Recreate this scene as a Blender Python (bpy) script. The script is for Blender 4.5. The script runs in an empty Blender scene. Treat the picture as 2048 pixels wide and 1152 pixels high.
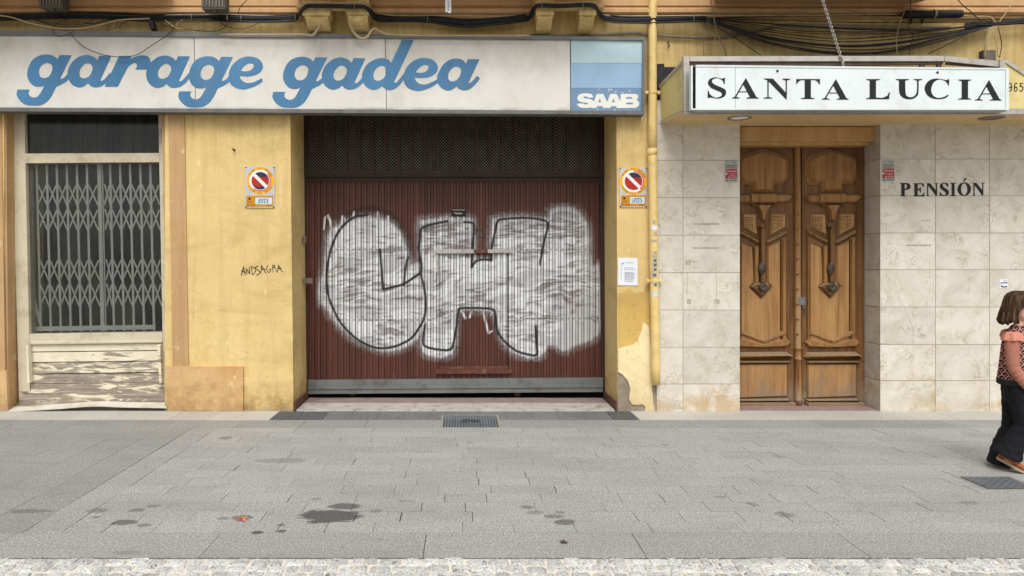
import bpy, math, random
import numpy as np
from math import radians, sin, cos, pi
random.seed(7); np.random.seed(7)
# ------------------------------------------------------------------ camera, sky, sun, exposure
SC = bpy.context.scene
F, H, D = 1500.0, 1.547, 1500.0/190.0          # focal length in px of the 2048 px frame, eye height, distance to the facade
VX, VY = 922.0, 528.0                          # where the facade normal meets the picture
cam_d = bpy.data.cameras.new("camera"); cam = bpy.data.objects.new("camera", cam_d)
SC.collection.objects.link(cam); SC.camera = cam
cam.location = (0, -D, H); cam.rotation_euler = (pi/2, 0, 0)
cam_d.sensor_width = 36; cam_d.lens = 36*F/2048
cam_d.shift_x = (1024-VX)/2048; cam_d.shift_y = (VY-576)/2048
cam_d.clip_start = 0.05; cam_d.clip_end = 500

SUN_EL, SUN_AZ = 52, -10                       # high, almost behind the camera, a little from the left
w = bpy.data.worlds.new("World"); SC.world = w; w.use_nodes = True
nt = w.node_tree; nt.nodes.clear()
out = nt.nodes.new("ShaderNodeOutputWorld"); bg = nt.nodes.new("ShaderNodeBackground")
sky = nt.nodes.new("ShaderNodeTexSky"); sky.sky_type = 'NISHITA'; sky.sun_disc = False
sky.sun_elevation = radians(SUN_EL); sky.sun_rotation = radians(180+SUN_AZ)
sky.air_density = 1.0; sky.dust_density = 4.0; sky.ozone_density = 1.0
hs = nt.nodes.new("ShaderNodeHueSaturation"); hs.inputs["Saturation"].default_value = 0.12
nt.links.new(sky.outputs[0], hs.inputs["Color"]); nt.links.new(hs.outputs[0], bg.inputs["Color"])
bg.inputs["Strength"].default_value = 0.11
nt.links.new(bg.outputs[0], out.inputs["Surface"])
sl = bpy.data.lights.new("sun", 'SUN'); sl.energy = 1.1; sl.angle = radians(28); sl.color = (1.0, 0.985, 0.96)
sun = bpy.data.objects.new("sun", sl); SC.collection.objects.link(sun)
sun.rotation_euler = (radians(90-SUN_EL), 0, radians(SUN_AZ))
vs = SC.view_settings; vs.view_transform = 'Standard'; vs.look = 'None'; vs.exposure = 0.5; vs.gamma = 1.0
vs.use_curve_mapping = False

# ------------------------------------------------------------------ small tools
COL = SC.collection
def P(px, py, Y=0.0):
    k = (D+Y)/F
    return ((px-VX)*k, Y, H+(VY-py)*k)
def G(px, py, z=0.0):
    d = F*(H-z)/(py-VY)
    return ((px-VX)*d/F, d-D, z)
def lin(r, g, b, f=1.0):
    def s(c):
        c /= 255.0
        return c/12.92 if c <= .04045 else ((c+.055)/1.055)**2.4
    return (s(r)*f, s(g)*f, s(b)*f, 1.0)

class MB:
    def __init__(s): s.v = []; s.f = []; s.a = {}
    def add(s, vs_, fs, **attr):
        o = len(s.v)
        s.v += [tuple(p) for p in vs_]; s.f += [tuple(i+o for i in q) for q in fs]
        for k in set(list(attr)+list(s.a)):
            lst = s.a.setdefault(k, [])
            lst += [0.0]*(o-len(lst))
            val = attr.get(k, 0.0)
            lst += list(val) if hasattr(val, '__len__') else [val]*len(vs_)
        return s
    def box(s, x0, x1, y0, y1, z0, z1, **at):
        v = [(x0,y0,z0),(x1,y0,z0),(x1,y1,z0),(x0,y1,z0),(x0,y0,z1),(x1,y0,z1),(x1,y1,z1),(x0,y1,z1)]
        return s.add(v, [(0,1,5,4),(1,2,6,5),(2,3,7,6),(3,0,4,7),(4,5,6,7),(3,2,1,0)], **at)
    def bpx(s, x0, y0, x1, y1, Yf, Yb, **at):          # a box whose front face covers this picture rectangle at depth Yf
        a = P(x0, y1, Yf); b = P(x1, y0, Yf)
        return s.box(a[0], b[0], Yf, Yb, a[2], b[2], **at)
    def prism(s, poly, Yf, Yb, **at):
        n = len(poly); pf = [P(x, y, Yf) for x, y in poly]
        area = sum(poly[i][0]*poly[(i+1)%n][1]-poly[(i+1)%n][0]*poly[i][1] for i in range(n))
        v = pf+[(p[0], Yb, p[2]) for p in pf]
        fr = tuple(range(n)); bk = tuple(range(2*n-1, n-1, -1))
        if area > 0: fr = fr[::-1]; bk = bk[::-1]
        sd = [((i+1)%n, i, n+i, n+(i+1)%n) if area < 0 else (i, (i+1)%n, n+(i+1)%n, n+i) for i in range(n)]
        return s.add(v, [fr, bk]+sd, **at)
    def relief(s, poly, Y, h, inset, gap=0.0, **at):            # a raised field with sloping edges on the plane Y
        n = len(poly)
        area = sum(poly[i][0]*poly[(i+1)%n][1]-poly[(i+1)%n][0]*poly[i][1] for i in range(n))
        sg = 1 if area > 0 else -1
        ins = []
        for i in range(n):
            p0, p1, p2 = np.array(poly[i-1], float), np.array(poly[i], float), np.array(poly[(i+1)%n], float)
            e1 = p1-p0; e2 = p2-p1; e1 /= np.hypot(*e1)+1e-9; e2 /= np.hypot(*e2)+1e-9
            n1 = np.array([-e1[1], e1[0]])*sg; n2 = np.array([-e2[1], e2[0]])*sg
            m = n1+n2; m /= max(np.dot(m, n1), .5)
            ins.append(p1+m*inset)
        a = [P(x, y, Y) for x, y in poly]; b = [P(x, y, Y) for x, y in ins]
        b = [(p[0], Y-h, p[2]) for p in b]
        fr = tuple(range(n, 2*n))
        if area > 0: fr = fr[::-1]
        sd = [(i, (i+1)%n, n+(i+1)%n, n+i) if area < 0 else ((i+1)%n, i, n+i, n+(i+1)%n) for i in range(n)]
        s.add(a+b, [fr]+sd, **at)
        if gap:  # flat skirt round the foot, carries the painted shade line
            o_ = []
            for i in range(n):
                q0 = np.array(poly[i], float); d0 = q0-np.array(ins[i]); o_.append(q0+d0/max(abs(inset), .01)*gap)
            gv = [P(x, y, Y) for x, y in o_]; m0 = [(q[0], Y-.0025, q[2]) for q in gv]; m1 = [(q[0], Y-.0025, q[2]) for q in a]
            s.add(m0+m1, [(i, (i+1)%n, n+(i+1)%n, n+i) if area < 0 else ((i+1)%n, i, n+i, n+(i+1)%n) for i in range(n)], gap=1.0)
        return s
    def tube(s, pts, r, n=6, sub=4, cap=True, **at):
        pts = smooth3(pts, sub) if sub > 1 else [np.array(p, float) for p in pts]
        m = len(pts); v = []; f = []
        rr = r if hasattr(r, '__len__') else [r]*m
        if len(rr) != m: rr = np.interp(np.linspace(0, 1, m), np.linspace(0, 1, len(rr)), rr)
        up = np.array([0.13, -0.4, 1.0])
        for i in range(m):
            t = pts[min(i+1, m-1)]-pts[max(i-1, 0)]; t = t/(np.linalg.norm(t)+1e-9)
            a = np.cross(t, up)
            if np.linalg.norm(a) < .05: a = np.cross(t, np.array([1.0, 0.2, 0]))
            a /= np.linalg.norm(a); b = np.cross(t, a)
            for k in range(n):
                q = 2*pi*k/n
                v.append(tuple(pts[i]+rr[i]*(cos(q)*a+sin(q)*b)))
        for i in range(m-1):
            for k in range(n):
                f.append((i*n+k, (i+1)*n+k, (i+1)*n+(k+1)%n, i*n+(k+1)%n))
        if cap: f.append(tuple(range(n))); f.append(tuple(range((m-1)*n, m*n))[::-1])
        return s.add(v, f, **at)
    def lathe_y(s, c, prof, n=20, **at):               # turned about the axis that points out of the wall: prof = (radius, y offset)
        v = []; f = []
        for r, dy in prof:
            for k in range(n):
                q = 2*pi*k/n
                v.append((c[0]+r*cos(q), c[1]+dy, c[2]+r*sin(q)))
        for i in range(len(prof)-1):
            for k in range(n):
                f.append((i*n+k, i*n+(k+1)%n, (i+1)*n+(k+1)%n, (i+1)*n+k))
        f.append(tuple(range((len(prof)-1)*n, len(prof)*n)))
        return s.add(v, f, **at)
    def rings(s, rings_, cap=True, **at):               # loft of closed rings with equal point counts
        n = len(rings_[0]); v = [p for r in rings_ for p in r]; f = []
        for i in range(len(rings_)-1):
            for k in range(n):
                f.append((i*n+k, i*n+(k+1)%n, (i+1)*n+(k+1)%n, (i+1)*n+k))
        if cap: f.append(tuple(range(n))[::-1]); f.append(tuple(range((len(rings_)-1)*n, len(rings_)*n)))
        return s.add(v, f, **at)

def smooth3(pts, sub=6):
    p = [np.array(q, float) for q in pts]
    if len(p) < 3: return p
    o = []
    for i in range(len(p)-1):
        a = p[i-1] if i else 2*p[0]-p[1]
        d_ = p[i+2] if i+2 < len(p) else 2*p[-1]-p[-2]
        b, c = p[i], p[i+1]
        for k in range(sub):
            t = k/sub
            o.append(.5*((2*b)+(c-a)*t+(2*a-5*b+4*c-d_)*t*t+(3*b-a-3*c+d_)*t**3))
    o.append(p[-1]); return o

def obj(name, mb, mat, parent=None, smooth=False, recalc=False):
    me = bpy.data.meshes.new(name)
    off = parent_world(parent) if parent else (0, 0, 0)
    me.from_pydata([(v[0]-off[0], v[1]-off[1], v[2]-off[2]) for v in mb.v], [], mb.f)
    for k, lst in mb.a.items():
        lst = lst+[0.0]*(len(mb.v)-len(lst))
        at = me.attributes.new(k, 'FLOAT', 'POINT'); at.data.foreach_set('value', lst)
    mats = mat if isinstance(mat, list) else [mat]
    for m_ in mats: me.materials.append(m_)
    if recalc:
        import bmesh
        bm = bmesh.new(); bm.from_mesh(me); bmesh.ops.recalc_face_normals(bm, faces=bm.faces); bm.to_mesh(me); bm.free()
    if smooth: me.polygons.foreach_set('use_smooth', [True]*len(me.polygons))
    me.update()
    o = bpy.data.objects.new(name, me); COL.objects.link(o)
    if parent: o.parent = parent
    return o
class Each:
    """every call makes one piece: a mesh object of its own"""
    def __init__(s, name, mat, parent, label=None): s.n, s.m, s.p, s.o = name, mat, parent, []
    def __getattr__(s, k):
        def call(*a, **kw):
            nm = kw.pop('name', s.n); mb = MB(); getattr(mb, k)(*a, **kw); o = obj(nm, mb, kw.get('mat', s.m), s.p); s.o.append(o); return o
        return call
def parent_world(p):
    x = [0, 0, 0]
    while p:
        for i in range(3): x[i] += p.location[i]
        p = p.parent
    return x
def tag(o, label=None, cat=None, group=None, kind=None):
    if label: o['label'] = label
    if cat: o['category'] = cat
    if group: o['group'] = group
    if kind: o['kind'] = kind
    return o
def thing(name, label, cat, loc=(0, 0, 0), group=None):
    o = bpy.data.objects.new(name, None); COL.objects.link(o); o.location = loc; o.empty_display_size = .1
    return tag(o, label, cat, group)
def solo(name, mb, mat, label, cat, group=None, smooth=False):
    return tag(obj(name, mb, mat, None, smooth), label, cat, group)

# ------------------------------------------------------------------ flat shapes drawn as distance fields
def spl(pts, sub=6):
    """closed outline; a point with a third value is a corner"""
    n = len(pts); cs = [i for i in range(n) if len(pts[i]) > 2]
    if not cs:
        q = [np.array(p[:2], float) for p in pts]; o = []
        for i in range(n):
            a, b, c, d_ = q[i-1], q[i], q[(i+1)%n], q[(i+2)%n]
            for k in range(sub):
                t = k/sub
                o.append(.5*((2*b)+(c-a)*t+(2*a-5*b+4*c-d_)*t*t+(3*b-a-3*c+d_)*t**3))
        return [tuple(x) for x in o]
    o = []
    for j, c in enumerate(cs):
        e = cs[(j+1)%len(cs)]
        if e <= c: e += n
        seg = [pts[i%n][:2] for i in range(c, e+1)]
        o += [tuple(x) for x in (smooth3(seg, sub) if len(seg) > 2 else seg)][:-1]
    return o
def segdist(X, Y, a, b):
    ax, ay = a; bx, by = b; dx, dy = bx-ax, by-ay
    t = np.clip(((X-ax)*dx+(Y-ay)*dy)/(dx*dx+dy*dy+1e-9), 0, 1)
    return np.hypot(X-ax-t*dx, Y-ay-t*dy)
def fpoly(X, Y, pts):
    d = np.full(X.shape, 1e9); ins = np.zeros(X.shape, bool); n = len(pts)
    for i in range(n):
        a, b = pts[i], pts[(i+1)%n]
        d = np.minimum(d, segdist(X, Y, a, b))
        if a[1] != b[1]:
            c = (a[1] > Y) != (b[1] > Y)
            ins ^= c & (X < (b[0]-a[0])*(Y-a[1])/(b[1]-a[1])+a[0])
    return np.where(ins, d, -d)
def fline(X, Y, pts, wd):
    d = np.full(X.shape, 1e9)
    for i in range(len(pts)-1): d = np.minimum(d, segdist(X, Y, pts[i], pts[i+1]))
    return wd/2-d
def funion(*fs):
    o = fs[0]
    for q in fs[1:]: o = np.maximum(o, q)
    return o
def field_mesh(fn, x0, y0, x1, y1, step, Y, thick=0.0, mb=None):
    xs = np.arange(x0, x1+step, step); ys = np.arange(y0, y1+step, step)
    X, Yg = np.meshgrid(xs, ys); V = fn(X, Yg)
    mb = mb or MB()
    ins = V > 0
    nj, ni = V.shape
    cnt = ins[:-1, :-1].astype(int)+ins[1:, :-1]+ins[:-1, 1:]+ins[1:, 1:]
    for j in range(nj-1):
        i = 0
        while i < ni-1:
            c = cnt[j, i]
            if c == 4:
                e = i
                while e < ni-1 and cnt[j, e] == 4: e += 1
                mb.add([P(xs[i], ys[j+1], Y), P(xs[e], ys[j+1], Y), P(xs[e], ys[j], Y), P(xs[i], ys[j], Y)], [(0, 1, 2, 3)])
                i = e; continue
            if c:
                cor = [(i, j+1), (i+1, j+1), (i+1, j), (i, j)]; poly = []; cut = []
                for k in range(4):
                    a, b = cor[k], cor[(k+1)%4]
                    va, vb = V[a[1], a[0]], V[b[1], b[0]]
                    if va > 0: poly.append((xs[a[0]], ys[a[1]]))
                    if (va > 0) != (vb > 0):
                        t = va/(va-vb); q = (xs[a[0]]+t*(xs[b[0]]-xs[a[0]]), ys[a[1]]+t*(ys[b[1]]-ys[a[1]]))
                        poly.append(q); cut.append((len(poly)-1, va > 0))
                if len(poly) >= 3:
                    n = len(poly); v = [P(x, y, Y) for x, y in poly]; f = [tuple(range(n))]
                    if thick and len(cut) == 2:
                        (k1, s1), (k2, s2) = cut
                        a, b = (k1, k2) if s1 else (k2, k1)
                        v += [(v[a][0], Y+thick, v[a][2]), (v[b][0], Y+thick, v[b][2])]
                        f.append((b, a, n, n+1))
                    mb.add(v, f)
            i += 1
    return mb
def vnoise(x, y, seed=0):
    r = np.random.RandomState(seed); T = r.rand(256, 256)
    xi = np.floor(x).astype(int); yi = np.floor(y).astype(int); fx = x-xi; fy = y-yi
    fx = fx*fx*(3-2*fx); fy = fy*fy*(3-2*fy)
    g = lambda a, b: T[(yi+b) % 256, (xi+a) % 256]
    return (g(0,0)*(1-fx)+g(1,0)*fx)*(1-fy)+(g(0,1)*(1-fx)+g(1,1)*fx)*fy
def sstep(a, b, x):
    t = np.clip((x-a)/(b-a), 0, 1); return t*t*(3-2*t)

# ------------------------------------------------------------------ materials
class NB:
    def __init__(s, name):
        s.m = bpy.data.materials.new(name); s.m.use_nodes = True; s.t = s.m.node_tree
        s.p = s.t.nodes["Principled BSDF"]; s.out = s.t.nodes["Material Output"]
        s.tc = s.t.nodes.new("ShaderNodeTexCoord")
    def new(s, typ, **kw):
        n = s.t.nodes.new(typ)
        for k, v in kw.items(): setattr(n, k, v)
        return n
    def ln(s, a, b): s.t.links.new(a, b)
    def put(s, sock, v):
        if isinstance(v, bpy.types.NodeSocket): s.ln(v, sock)
        else: sock.default_value = v
    def map(s, scale=(1, 1, 1), rot=(0, 0, 0), loc=(0, 0, 0), src=None):
        n = s.new("ShaderNodeMapping"); s.ln(src or s.tc.outputs["Object"], n.inputs[0])
        n.inputs["Scale"].default_value = scale; n.inputs["Rotation"].default_value = rot; n.inputs["Location"].default_value = loc
        return n.outputs[0]
    def noise(s, scale, detail=4, rough=.55, vec=None, dist=0.0):
        n = s.new("ShaderNodeTexNoise"); s.ln(vec or s.tc.outputs["Object"], n.inputs["Vector"])
        n.inputs["Scale"].default_value = scale; n.inputs["Detail"].default_value = detail
        n.inputs["Roughness"].default_value = rough; n.inputs["Distortion"].default_value = dist
        return n.outputs["Fac"]
    def ramp(s, f, *st):
        n = s.new("ShaderNodeValToRGB"); s.ln(f, n.inputs[0]); e = n.color_ramp.elements
        while len(e) < len(st): e.new(0.5)
        for q, (p_, c) in zip(e, st): q.position = p_; q.color = c if hasattr(c, '__len__') else (c, c, c, 1)
        return n.outputs[0]
    def step(s, f, a, b): return s.ramp(f, (a, 0.0), (b, 1.0))
    def mix(s, fac, a, b, mode='MIX'):
        n = s.new("ShaderNodeMix", data_type='RGBA', blend_type=mode)
        s.put(n.inputs["Factor"], fac); s.put(n.inputs["A"], a) if False else None
        s.put(n.inputs[6], a); s.put(n.inputs[7], b); return n.outputs[2]
    def math(s, op, a, b=0.0, clamp=False):
        n = s.new("ShaderNodeMath", operation=op, use_clamp=clamp); s.put(n.inputs[0], a); s.put(n.inputs[1], b); return n.outputs[0]
    def attr(s, name):
        n = s.new("ShaderNodeAttribute", attribute_name=name); return n.outputs["Fac"]
    def xyz(s, vec=None):
        n = s.new("ShaderNodeSeparateXYZ"); s.ln(vec or s.tc.outputs["Object"], n.inputs[0]); return n.outputs
    def bump(s, h, strength=.3, dist=.01, nrm=None):
        n = s.new("ShaderNodeBump"); s.ln(h, n.inputs["Height"]); n.inputs["Strength"].default_value = strength; n.inputs["Distance"].default_value = dist
        if nrm: s.ln(nrm, n.inputs["Normal"])
        return n.outputs[0]
    def end(s, col, rough=.7, metal=0.0, nrm=None, spec=.3, alpha=None):
        s.put(s.p.inputs["Base Color"], col); s.put(s.p.inputs["Roughness"], rough); s.put(s.p.inputs["Metallic"], metal)
        s.p.inputs["Specular IOR Level"].default_value = spec
        if nrm: s.ln(nrm, s.p.inputs["Normal"])
        if alpha is not None: s.put(s.p.inputs["Alpha"], alpha)
        return s.m
def mul(c, f): return (c[0]*f, c[1]*f, c[2]*f, 1)
def plain(name, c, rough=.6, var=.12, sc=6, metal=0.0, bump=.15, bsc=60, spec=.3, dirt=None):
    b = NB(name); n = b.noise(sc, 5)
    col = b.ramp(n, (.3, mul(c, 1-var)), (.7, mul(c, 1+var)))
    if dirt: col = b.mix(b.step(b.noise(sc*1.7, 6, .65), .52, .72), col, dirt)
    return b.end(col, rough, metal, b.bump(b.noise(bsc, 3), bump, .004), spec)
# ---- plaster, stone, wood, metal
def m_plaster(name, base, alt, crack=.5, grime=1.0):
    b = NB(name); z = b.xyz()[2]
    big = b.noise(1.1, 6, .6); col = b.ramp(big, (.32, mul(base, .9)), (.55, base), (.75, alt))
    st = b.noise(1.0, 5, .6, b.map((9, 9, .7)))                       # rain streaks
    col = b.mix(b.math('MULTIPLY', b.step(st, .5, .78), .42), col, mul((base[0]*.8, base[1]*.7, base[2]*.6), .75))
    blot = b.noise(3.2, 7, .7)
    col = b.mix(b.math('MULTIPLY', b.step(blot, .5, .72), .5), col, mul((base[0]*.92, base[1]*.82, base[2]*.62), .85))
    smear = b.noise(1, 6, .65, b.map((.9, .9, 2.2)), .6)               # broad grey smears
    col = b.mix(b.math('MULTIPLY', b.step(smear, .48, .7), .5*min(1, grime+.2)), col, lin(170, 140, 92))
    drip = b.noise(1, 6, .65, b.map((13, 13, .9)), .2)                 # runs below the sign
    tm = b.math('MULTIPLY', b.math('SUBTRACT', z, 2.55), 1.7, True)
    col = b.mix(b.math('MULTIPLY', b.math('MULTIPLY', b.step(drip, .45, .72), tm), .5*min(1, grime+.2)), col, lin(150, 118, 74))
    chip = b.step(b.noise(7, 8, .75, b.map((1, 1, .7))), .61, .63)
    col = b.mix(b.math('MULTIPLY', chip, .45*min(1, grime+.2)), col, lin(240, 222, 176))
    pit = b.step(b.noise(34, 5, .8), .66, .72)
    col = b.mix(b.math('MULTIPLY', pit, .4), col, lin(140, 104, 58))
    low = b.ramp(z, (0.0, 1.0), (.42, 0.0))                            # splash-back dirt at the foot
    gr = b.math('MULTIPLY', b.step(b.math('ADD', b.math('MULTIPLY', low, .42), b.noise(6, 8, .75)), .66, 1.08), .8*grime)
    col = b.mix(gr, col, lin(128, 98, 58))
    ash = b.math('MULTIPLY', b.step(b.math('ADD', b.math('MULTIPLY', b.ramp(z, (0, 1.0), (.14, 0.0)), .4), b.noise(11, 8, .75)), .78, .98), .75*grime)
    col = b.mix(ash, col, lin(150, 144, 132))
    v = b.new("ShaderNodeTexVoronoi", feature='DISTANCE_TO_EDGE'); b.ln(b.map((1.6, 1.6, 1.1), src=None), v.inputs["Vector"])
    n2 = b.noise(4, 3); vv = b.new("ShaderNodeVectorMath", operation='ADD'); b.ln(b.map((1.0, 1.0, .7)), vv.inputs[0])
    nn = b.new("ShaderNodeTexNoise"); b.ln(b.tc.outputs["Object"], nn.inputs["Vector"]); nn.inputs["Scale"].default_value = 6; nn.inputs["Detail"].default_value = 4
    sc_ = b.new("ShaderNodeVectorMath", operation='SCALE'); b.ln(nn.outputs["Color"], sc_.inputs[0]); sc_.inputs["Scale"].default_value = .35
    b.ln(sc_.outputs[0], vv.inputs[1]); b.ln(vv.outputs[0], v.inputs["Vector"])
    ck = b.math('MULTIPLY', b.ramp(v.outputs["Distance"], (0.0, 1.0), (.011, 0.0)), b.step(b.noise(.9, 3), .44, .58))
    col = b.mix(b.math('MULTIPLY', ck, crack), col, mul(base, .42))
    h = b.math('ADD', b.math('MULTIPLY', b.noise(7, 6, .6), 1.0), b.math('MULTIPLY', b.noise(70, 3), .25))
    h = b.math('SUBTRACT', h, b.math('MULTIPLY', ck, .8))
    return b.end(col, .88, 0, b.bump(h, .35, .012), .15)
Y1 = lin(231, 203, 140, .92)
M = {}
M['plaster'] = m_plaster('yellow_plaster', Y1, lin(234, 210, 150, .92))
M['plaster_old'] = m_plaster('ochre_plaster', lin(220, 184, 108, .9), lin(228, 198, 126, .9), .5, .8)
M['tan'] = m_plaster('tan_plaster', lin(206, 168, 122, .86), lin(198, 164, 126, .86), .2, .7)
M['plinth'] = m_plaster('orange_tan_plaster', lin(224, 186, 136, .9), lin(206, 156, 98, .9), .3, .8)
M['salmon'] = m_plaster('salmon_plaster', lin(216, 176, 130, .86), lin(214, 178, 134, .86), .2, .1)
M['cream_patch'] = m_plaster('cream_mortar', lin(246, 228, 180, .95), lin(238, 220, 176, .94), .5, .4)
M['mortar'] = plain('grey_mortar', lin(146, 134, 116), .95, .25, 9, 0, .8, 40)
M['dark'] = plain('dark_interior', (.004, .004, .004, 1), .9, .2)
M['shopdark'] = plain('shop_interior', (.022, .024, .022, 1), .9, .5, 3)
M['skirt'] = plain('maroon_skirting', lin(96, 66, 56), .6, .2, 8)

def m_marble():
    b = NB('cream_marble'); t = b.attr('tint'); o = b.attr('shift'); z = b.xyz()[2]
    cb = b.new("ShaderNodeCombineXYZ"); b.ln(o, cb.inputs[0]); b.ln(o, cb.inputs[1]); b.ln(o, cb.inputs[2])
    va = b.new("ShaderNodeVectorMath", operation='ADD'); b.ln(b.tc.outputs["Object"], va.inputs[0]); b.ln(cb.outputs[0], va.inputs[1])
    vec = va.outputs[0]
    col = b.ramp(b.noise(4.5, 6, .6, vec, .6), (.3, lin(210, 202, 184, .88)), (.52, lin(224, 217, 202, .9)), (.72, lin(232, 226, 213, .92)))
    vein = b.noise(6.5, 8, .66, vec, 1.1)
    vm = b.ramp(vein, (.475, 0.0), (.495, .8), (.505, .8), (.52, 0.0))
    col = b.mix(b.math('MULTIPLY', b.math('MULTIPLY', vm, .85), b.step(b.noise(5, 3, .5, vec), .45, .65)), col, lin(156, 140, 112, .84))
    sp = b.step(b.noise(16, 7, .7, vec, .8), .6, .78)
    col = b.mix(b.math('MULTIPLY', sp, .4), col, lin(168, 152, 120, .8))
    low = b.ramp(z, (.05, 1.0), (.75, 0.0))
    stn = b.step(b.math('ADD', b.math('MULTIPLY', low, .25), b.noise(3.4, 6, .66, vec, .5)), .7, .86)
    col = b.mix(b.math('MULTIPLY', stn, .6), col, lin(196, 156, 96, .85))
    pit = b.step(b.noise(22, 6, .8, vec), .70, .735)
    col = b.mix(b.math('MULTIPLY', pit, .55), col, lin(128, 112, 86))
    col = b.mix(1.0, col, t, 'MULTIPLY')
    return b.end(col, .42, 0, b.bump(b.noise(30, 3), .06, .004), .4)
M['marble'] = m_marble()
M['grout'] = plain('tile_joint', lin(172, 156, 128, .84), .9)

def m_wood(name, c1, c2, c3, scale=1.0, axis=2, wear=.0):
    b = NB(name); s = [28*scale, 28*scale, 28*scale]; s[axis] = 1.6*scale
    g = b.noise(1.0, 6, .6, b.map(tuple(s)), .4)
    col = b.ramp(g, (.28, c1), (.5, c2), (.75, c3))
    col = b.mix(b.math('MULTIPLY', b.step(b.noise(2.2, 6, .65), .5, .72), .45), col, mul(c1, .8))
    z = b.xyz()[2]
    if wear:
        low = b.ramp(z, (.05, 1.0), (.75, 0.0))
        wv = b.step(b.math('ADD', b.math('MULTIPLY', low, .38), b.noise(7, 7, .7, b.map((1, 1, .6)))), .68, .95)
        col = b.mix(b.math('MULTIPLY', wv, wear), col, lin(150, 132, 110, .8))
    nrm_n = b.new("ShaderNodeNewGeometry"); nz = b.xyz(nrm_n.outputs["Normal"])[2]
    du = b.step(nz, .2, .8)                                            # dust lying on the ledges
    col = b.mix(b.math('MULTIPLY', du, .75), col, lin(158, 140, 112, .8))
    col = b.mix(b.math('MULTIPLY', b.attr('gap'), .75), col, mul(c1, .16))  # shade round the mouldings, painted into the wood colour
    return b.end(col, .55, 0, b.bump(g, .25, .004), .3)
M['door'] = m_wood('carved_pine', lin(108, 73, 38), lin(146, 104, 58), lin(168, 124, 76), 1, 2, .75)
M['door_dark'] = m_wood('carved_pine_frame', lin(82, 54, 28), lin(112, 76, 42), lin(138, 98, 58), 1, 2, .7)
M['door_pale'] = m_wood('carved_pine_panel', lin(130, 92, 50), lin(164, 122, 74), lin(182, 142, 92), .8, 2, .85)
M['groove'] = plain('carved_groove', (.02, .011, .005, 1), .8)
M['lintel'] = m_wood('lintel_board', lin(170, 130, 80), lin(190, 150, 98), lin(200, 162, 110), .5, 2, 0)
M['soffit'] = m_wood('soffit_board', lin(206, 174, 124), lin(214, 184, 134), lin(222, 194, 146), .35, 0, 0)
M['iron'] = plain('old_iron', (.085, .072, .058, 1), .5, .4, 20, .7, .5, 80, .5)
M['lock'] = plain('zinc_plate', (.2, .21, .23, 1), .4, .2, 14, .7)

def m_peel():
    b = NB('peeling_cream_paint'); pe = b.attr('peel'); z = b.xyz()[2]
    wood = b.ramp(b.noise(1, 6, .6, b.map((2.2, 30, 42)), .3), (.3, lin(118, 106, 94)), (.55, lin(152, 140, 128)), (.75, lin(172, 162, 150)))
    n = b.noise(1, 9, .68, b.map((2.4, 8, 15.0)), .8)
    edge = b.math('SUBTRACT', n, pe)
    k = b.step(edge, -.012, .012)
    halo = b.ramp(edge, (.0, 0.0), (.02, 1.0), (.05, 0.0))
    paint = b.ramp(b.noise(6, 5), (.3, lin(222, 210, 182, .92)), (.7, lin(238, 229, 206, .93)))
    paint = b.mix(b.math('MULTIPLY', halo, .35), paint, lin(170, 150, 116))
    fl = b.step(b.noise(1, 6, .7, b.map((5, 9, 30)), 1.0), .56, .61)
    wood = b.mix(b.math('MULTIPLY', fl, .7), wood, lin(226, 214, 186, .9))
    col = b.mix(k, wood, paint)
    h = b.math('ADD', b.math('MULTIPLY', k, .5), b.math('MULTIPLY', b.noise(40, 3), .1))
    return b.end(col, .7, 0, b.bump(h, .6, .006), .25)
M['peel'] = m_peel()
M['cream'] = plain('cream_frame_paint', lin(214, 204, 178, .86), .5, .07, 3, 0, .1, 30, .3, lin(176, 160, 126, .85))
M['steel_sill'] = plain('bent_white_strip', lin(226, 220, 204, .9), .5, .08, 4, 0, .2, 18, .3, lin(184, 172, 146))

def m_glass():
    b = NB('shop_glass'); t = b.t
    gl = b.new("ShaderNodeBsdfGlossy"); gl.inputs["Roughness"].default_value = .02; gl.inputs["Color"].default_value = (.9, .95, .93, 1)
    tr = b.new("ShaderNodeBsdfTransparent"); tr.inputs["Color"].default_value = (.95, .97, .96, 1)
    df = b.new("ShaderNodeBsdfDiffuse"); df.inputs["Color"].default_value = lin(120, 122, 112)
    fr = b.new("ShaderNodeFresnel"); fr.inputs["IOR"].default_value = 1.4
    a = b.new("ShaderNodeMixShader"); b.ln(fr.outputs[0], a.inputs[0]); b.ln(tr.outputs[0], a.inputs[1]); b.ln(gl.outputs[0], a.inputs[2])
    ds = b.math('MULTIPLY', b.step(b.noise(3, 6, .7, b.map((1, 1, .6))),  .2, .8), .24)   # a film of dust
    c = b.new("ShaderNodeMixShader"); b.ln(ds, c.inputs[0]); b.ln(a.outputs[0], c.inputs[1]); b.ln(df.outputs[0], c.inputs[2])
    b.ln(c.outputs[0], b.out.inputs["Surface"]); return b.m
M['glass'] = m_glass()
def m_dirtyglass():
    b = NB('curtained_glass'); s = b.noise(1, 5, .6, b.map((26, 1, 1.5)), .3)
    col = b.ramp(s, (.35, (.012, .013, .011, 1)), (.7, (.035, .036, .032, 1)))
    return b.end(col, .12, 0, None, .35)
M['transom'] = m_dirtyglass()
M['gate'] = plain('grey_gate_steel', lin(192, 192, 186, .92), .5, .12, 5, .2)

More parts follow.
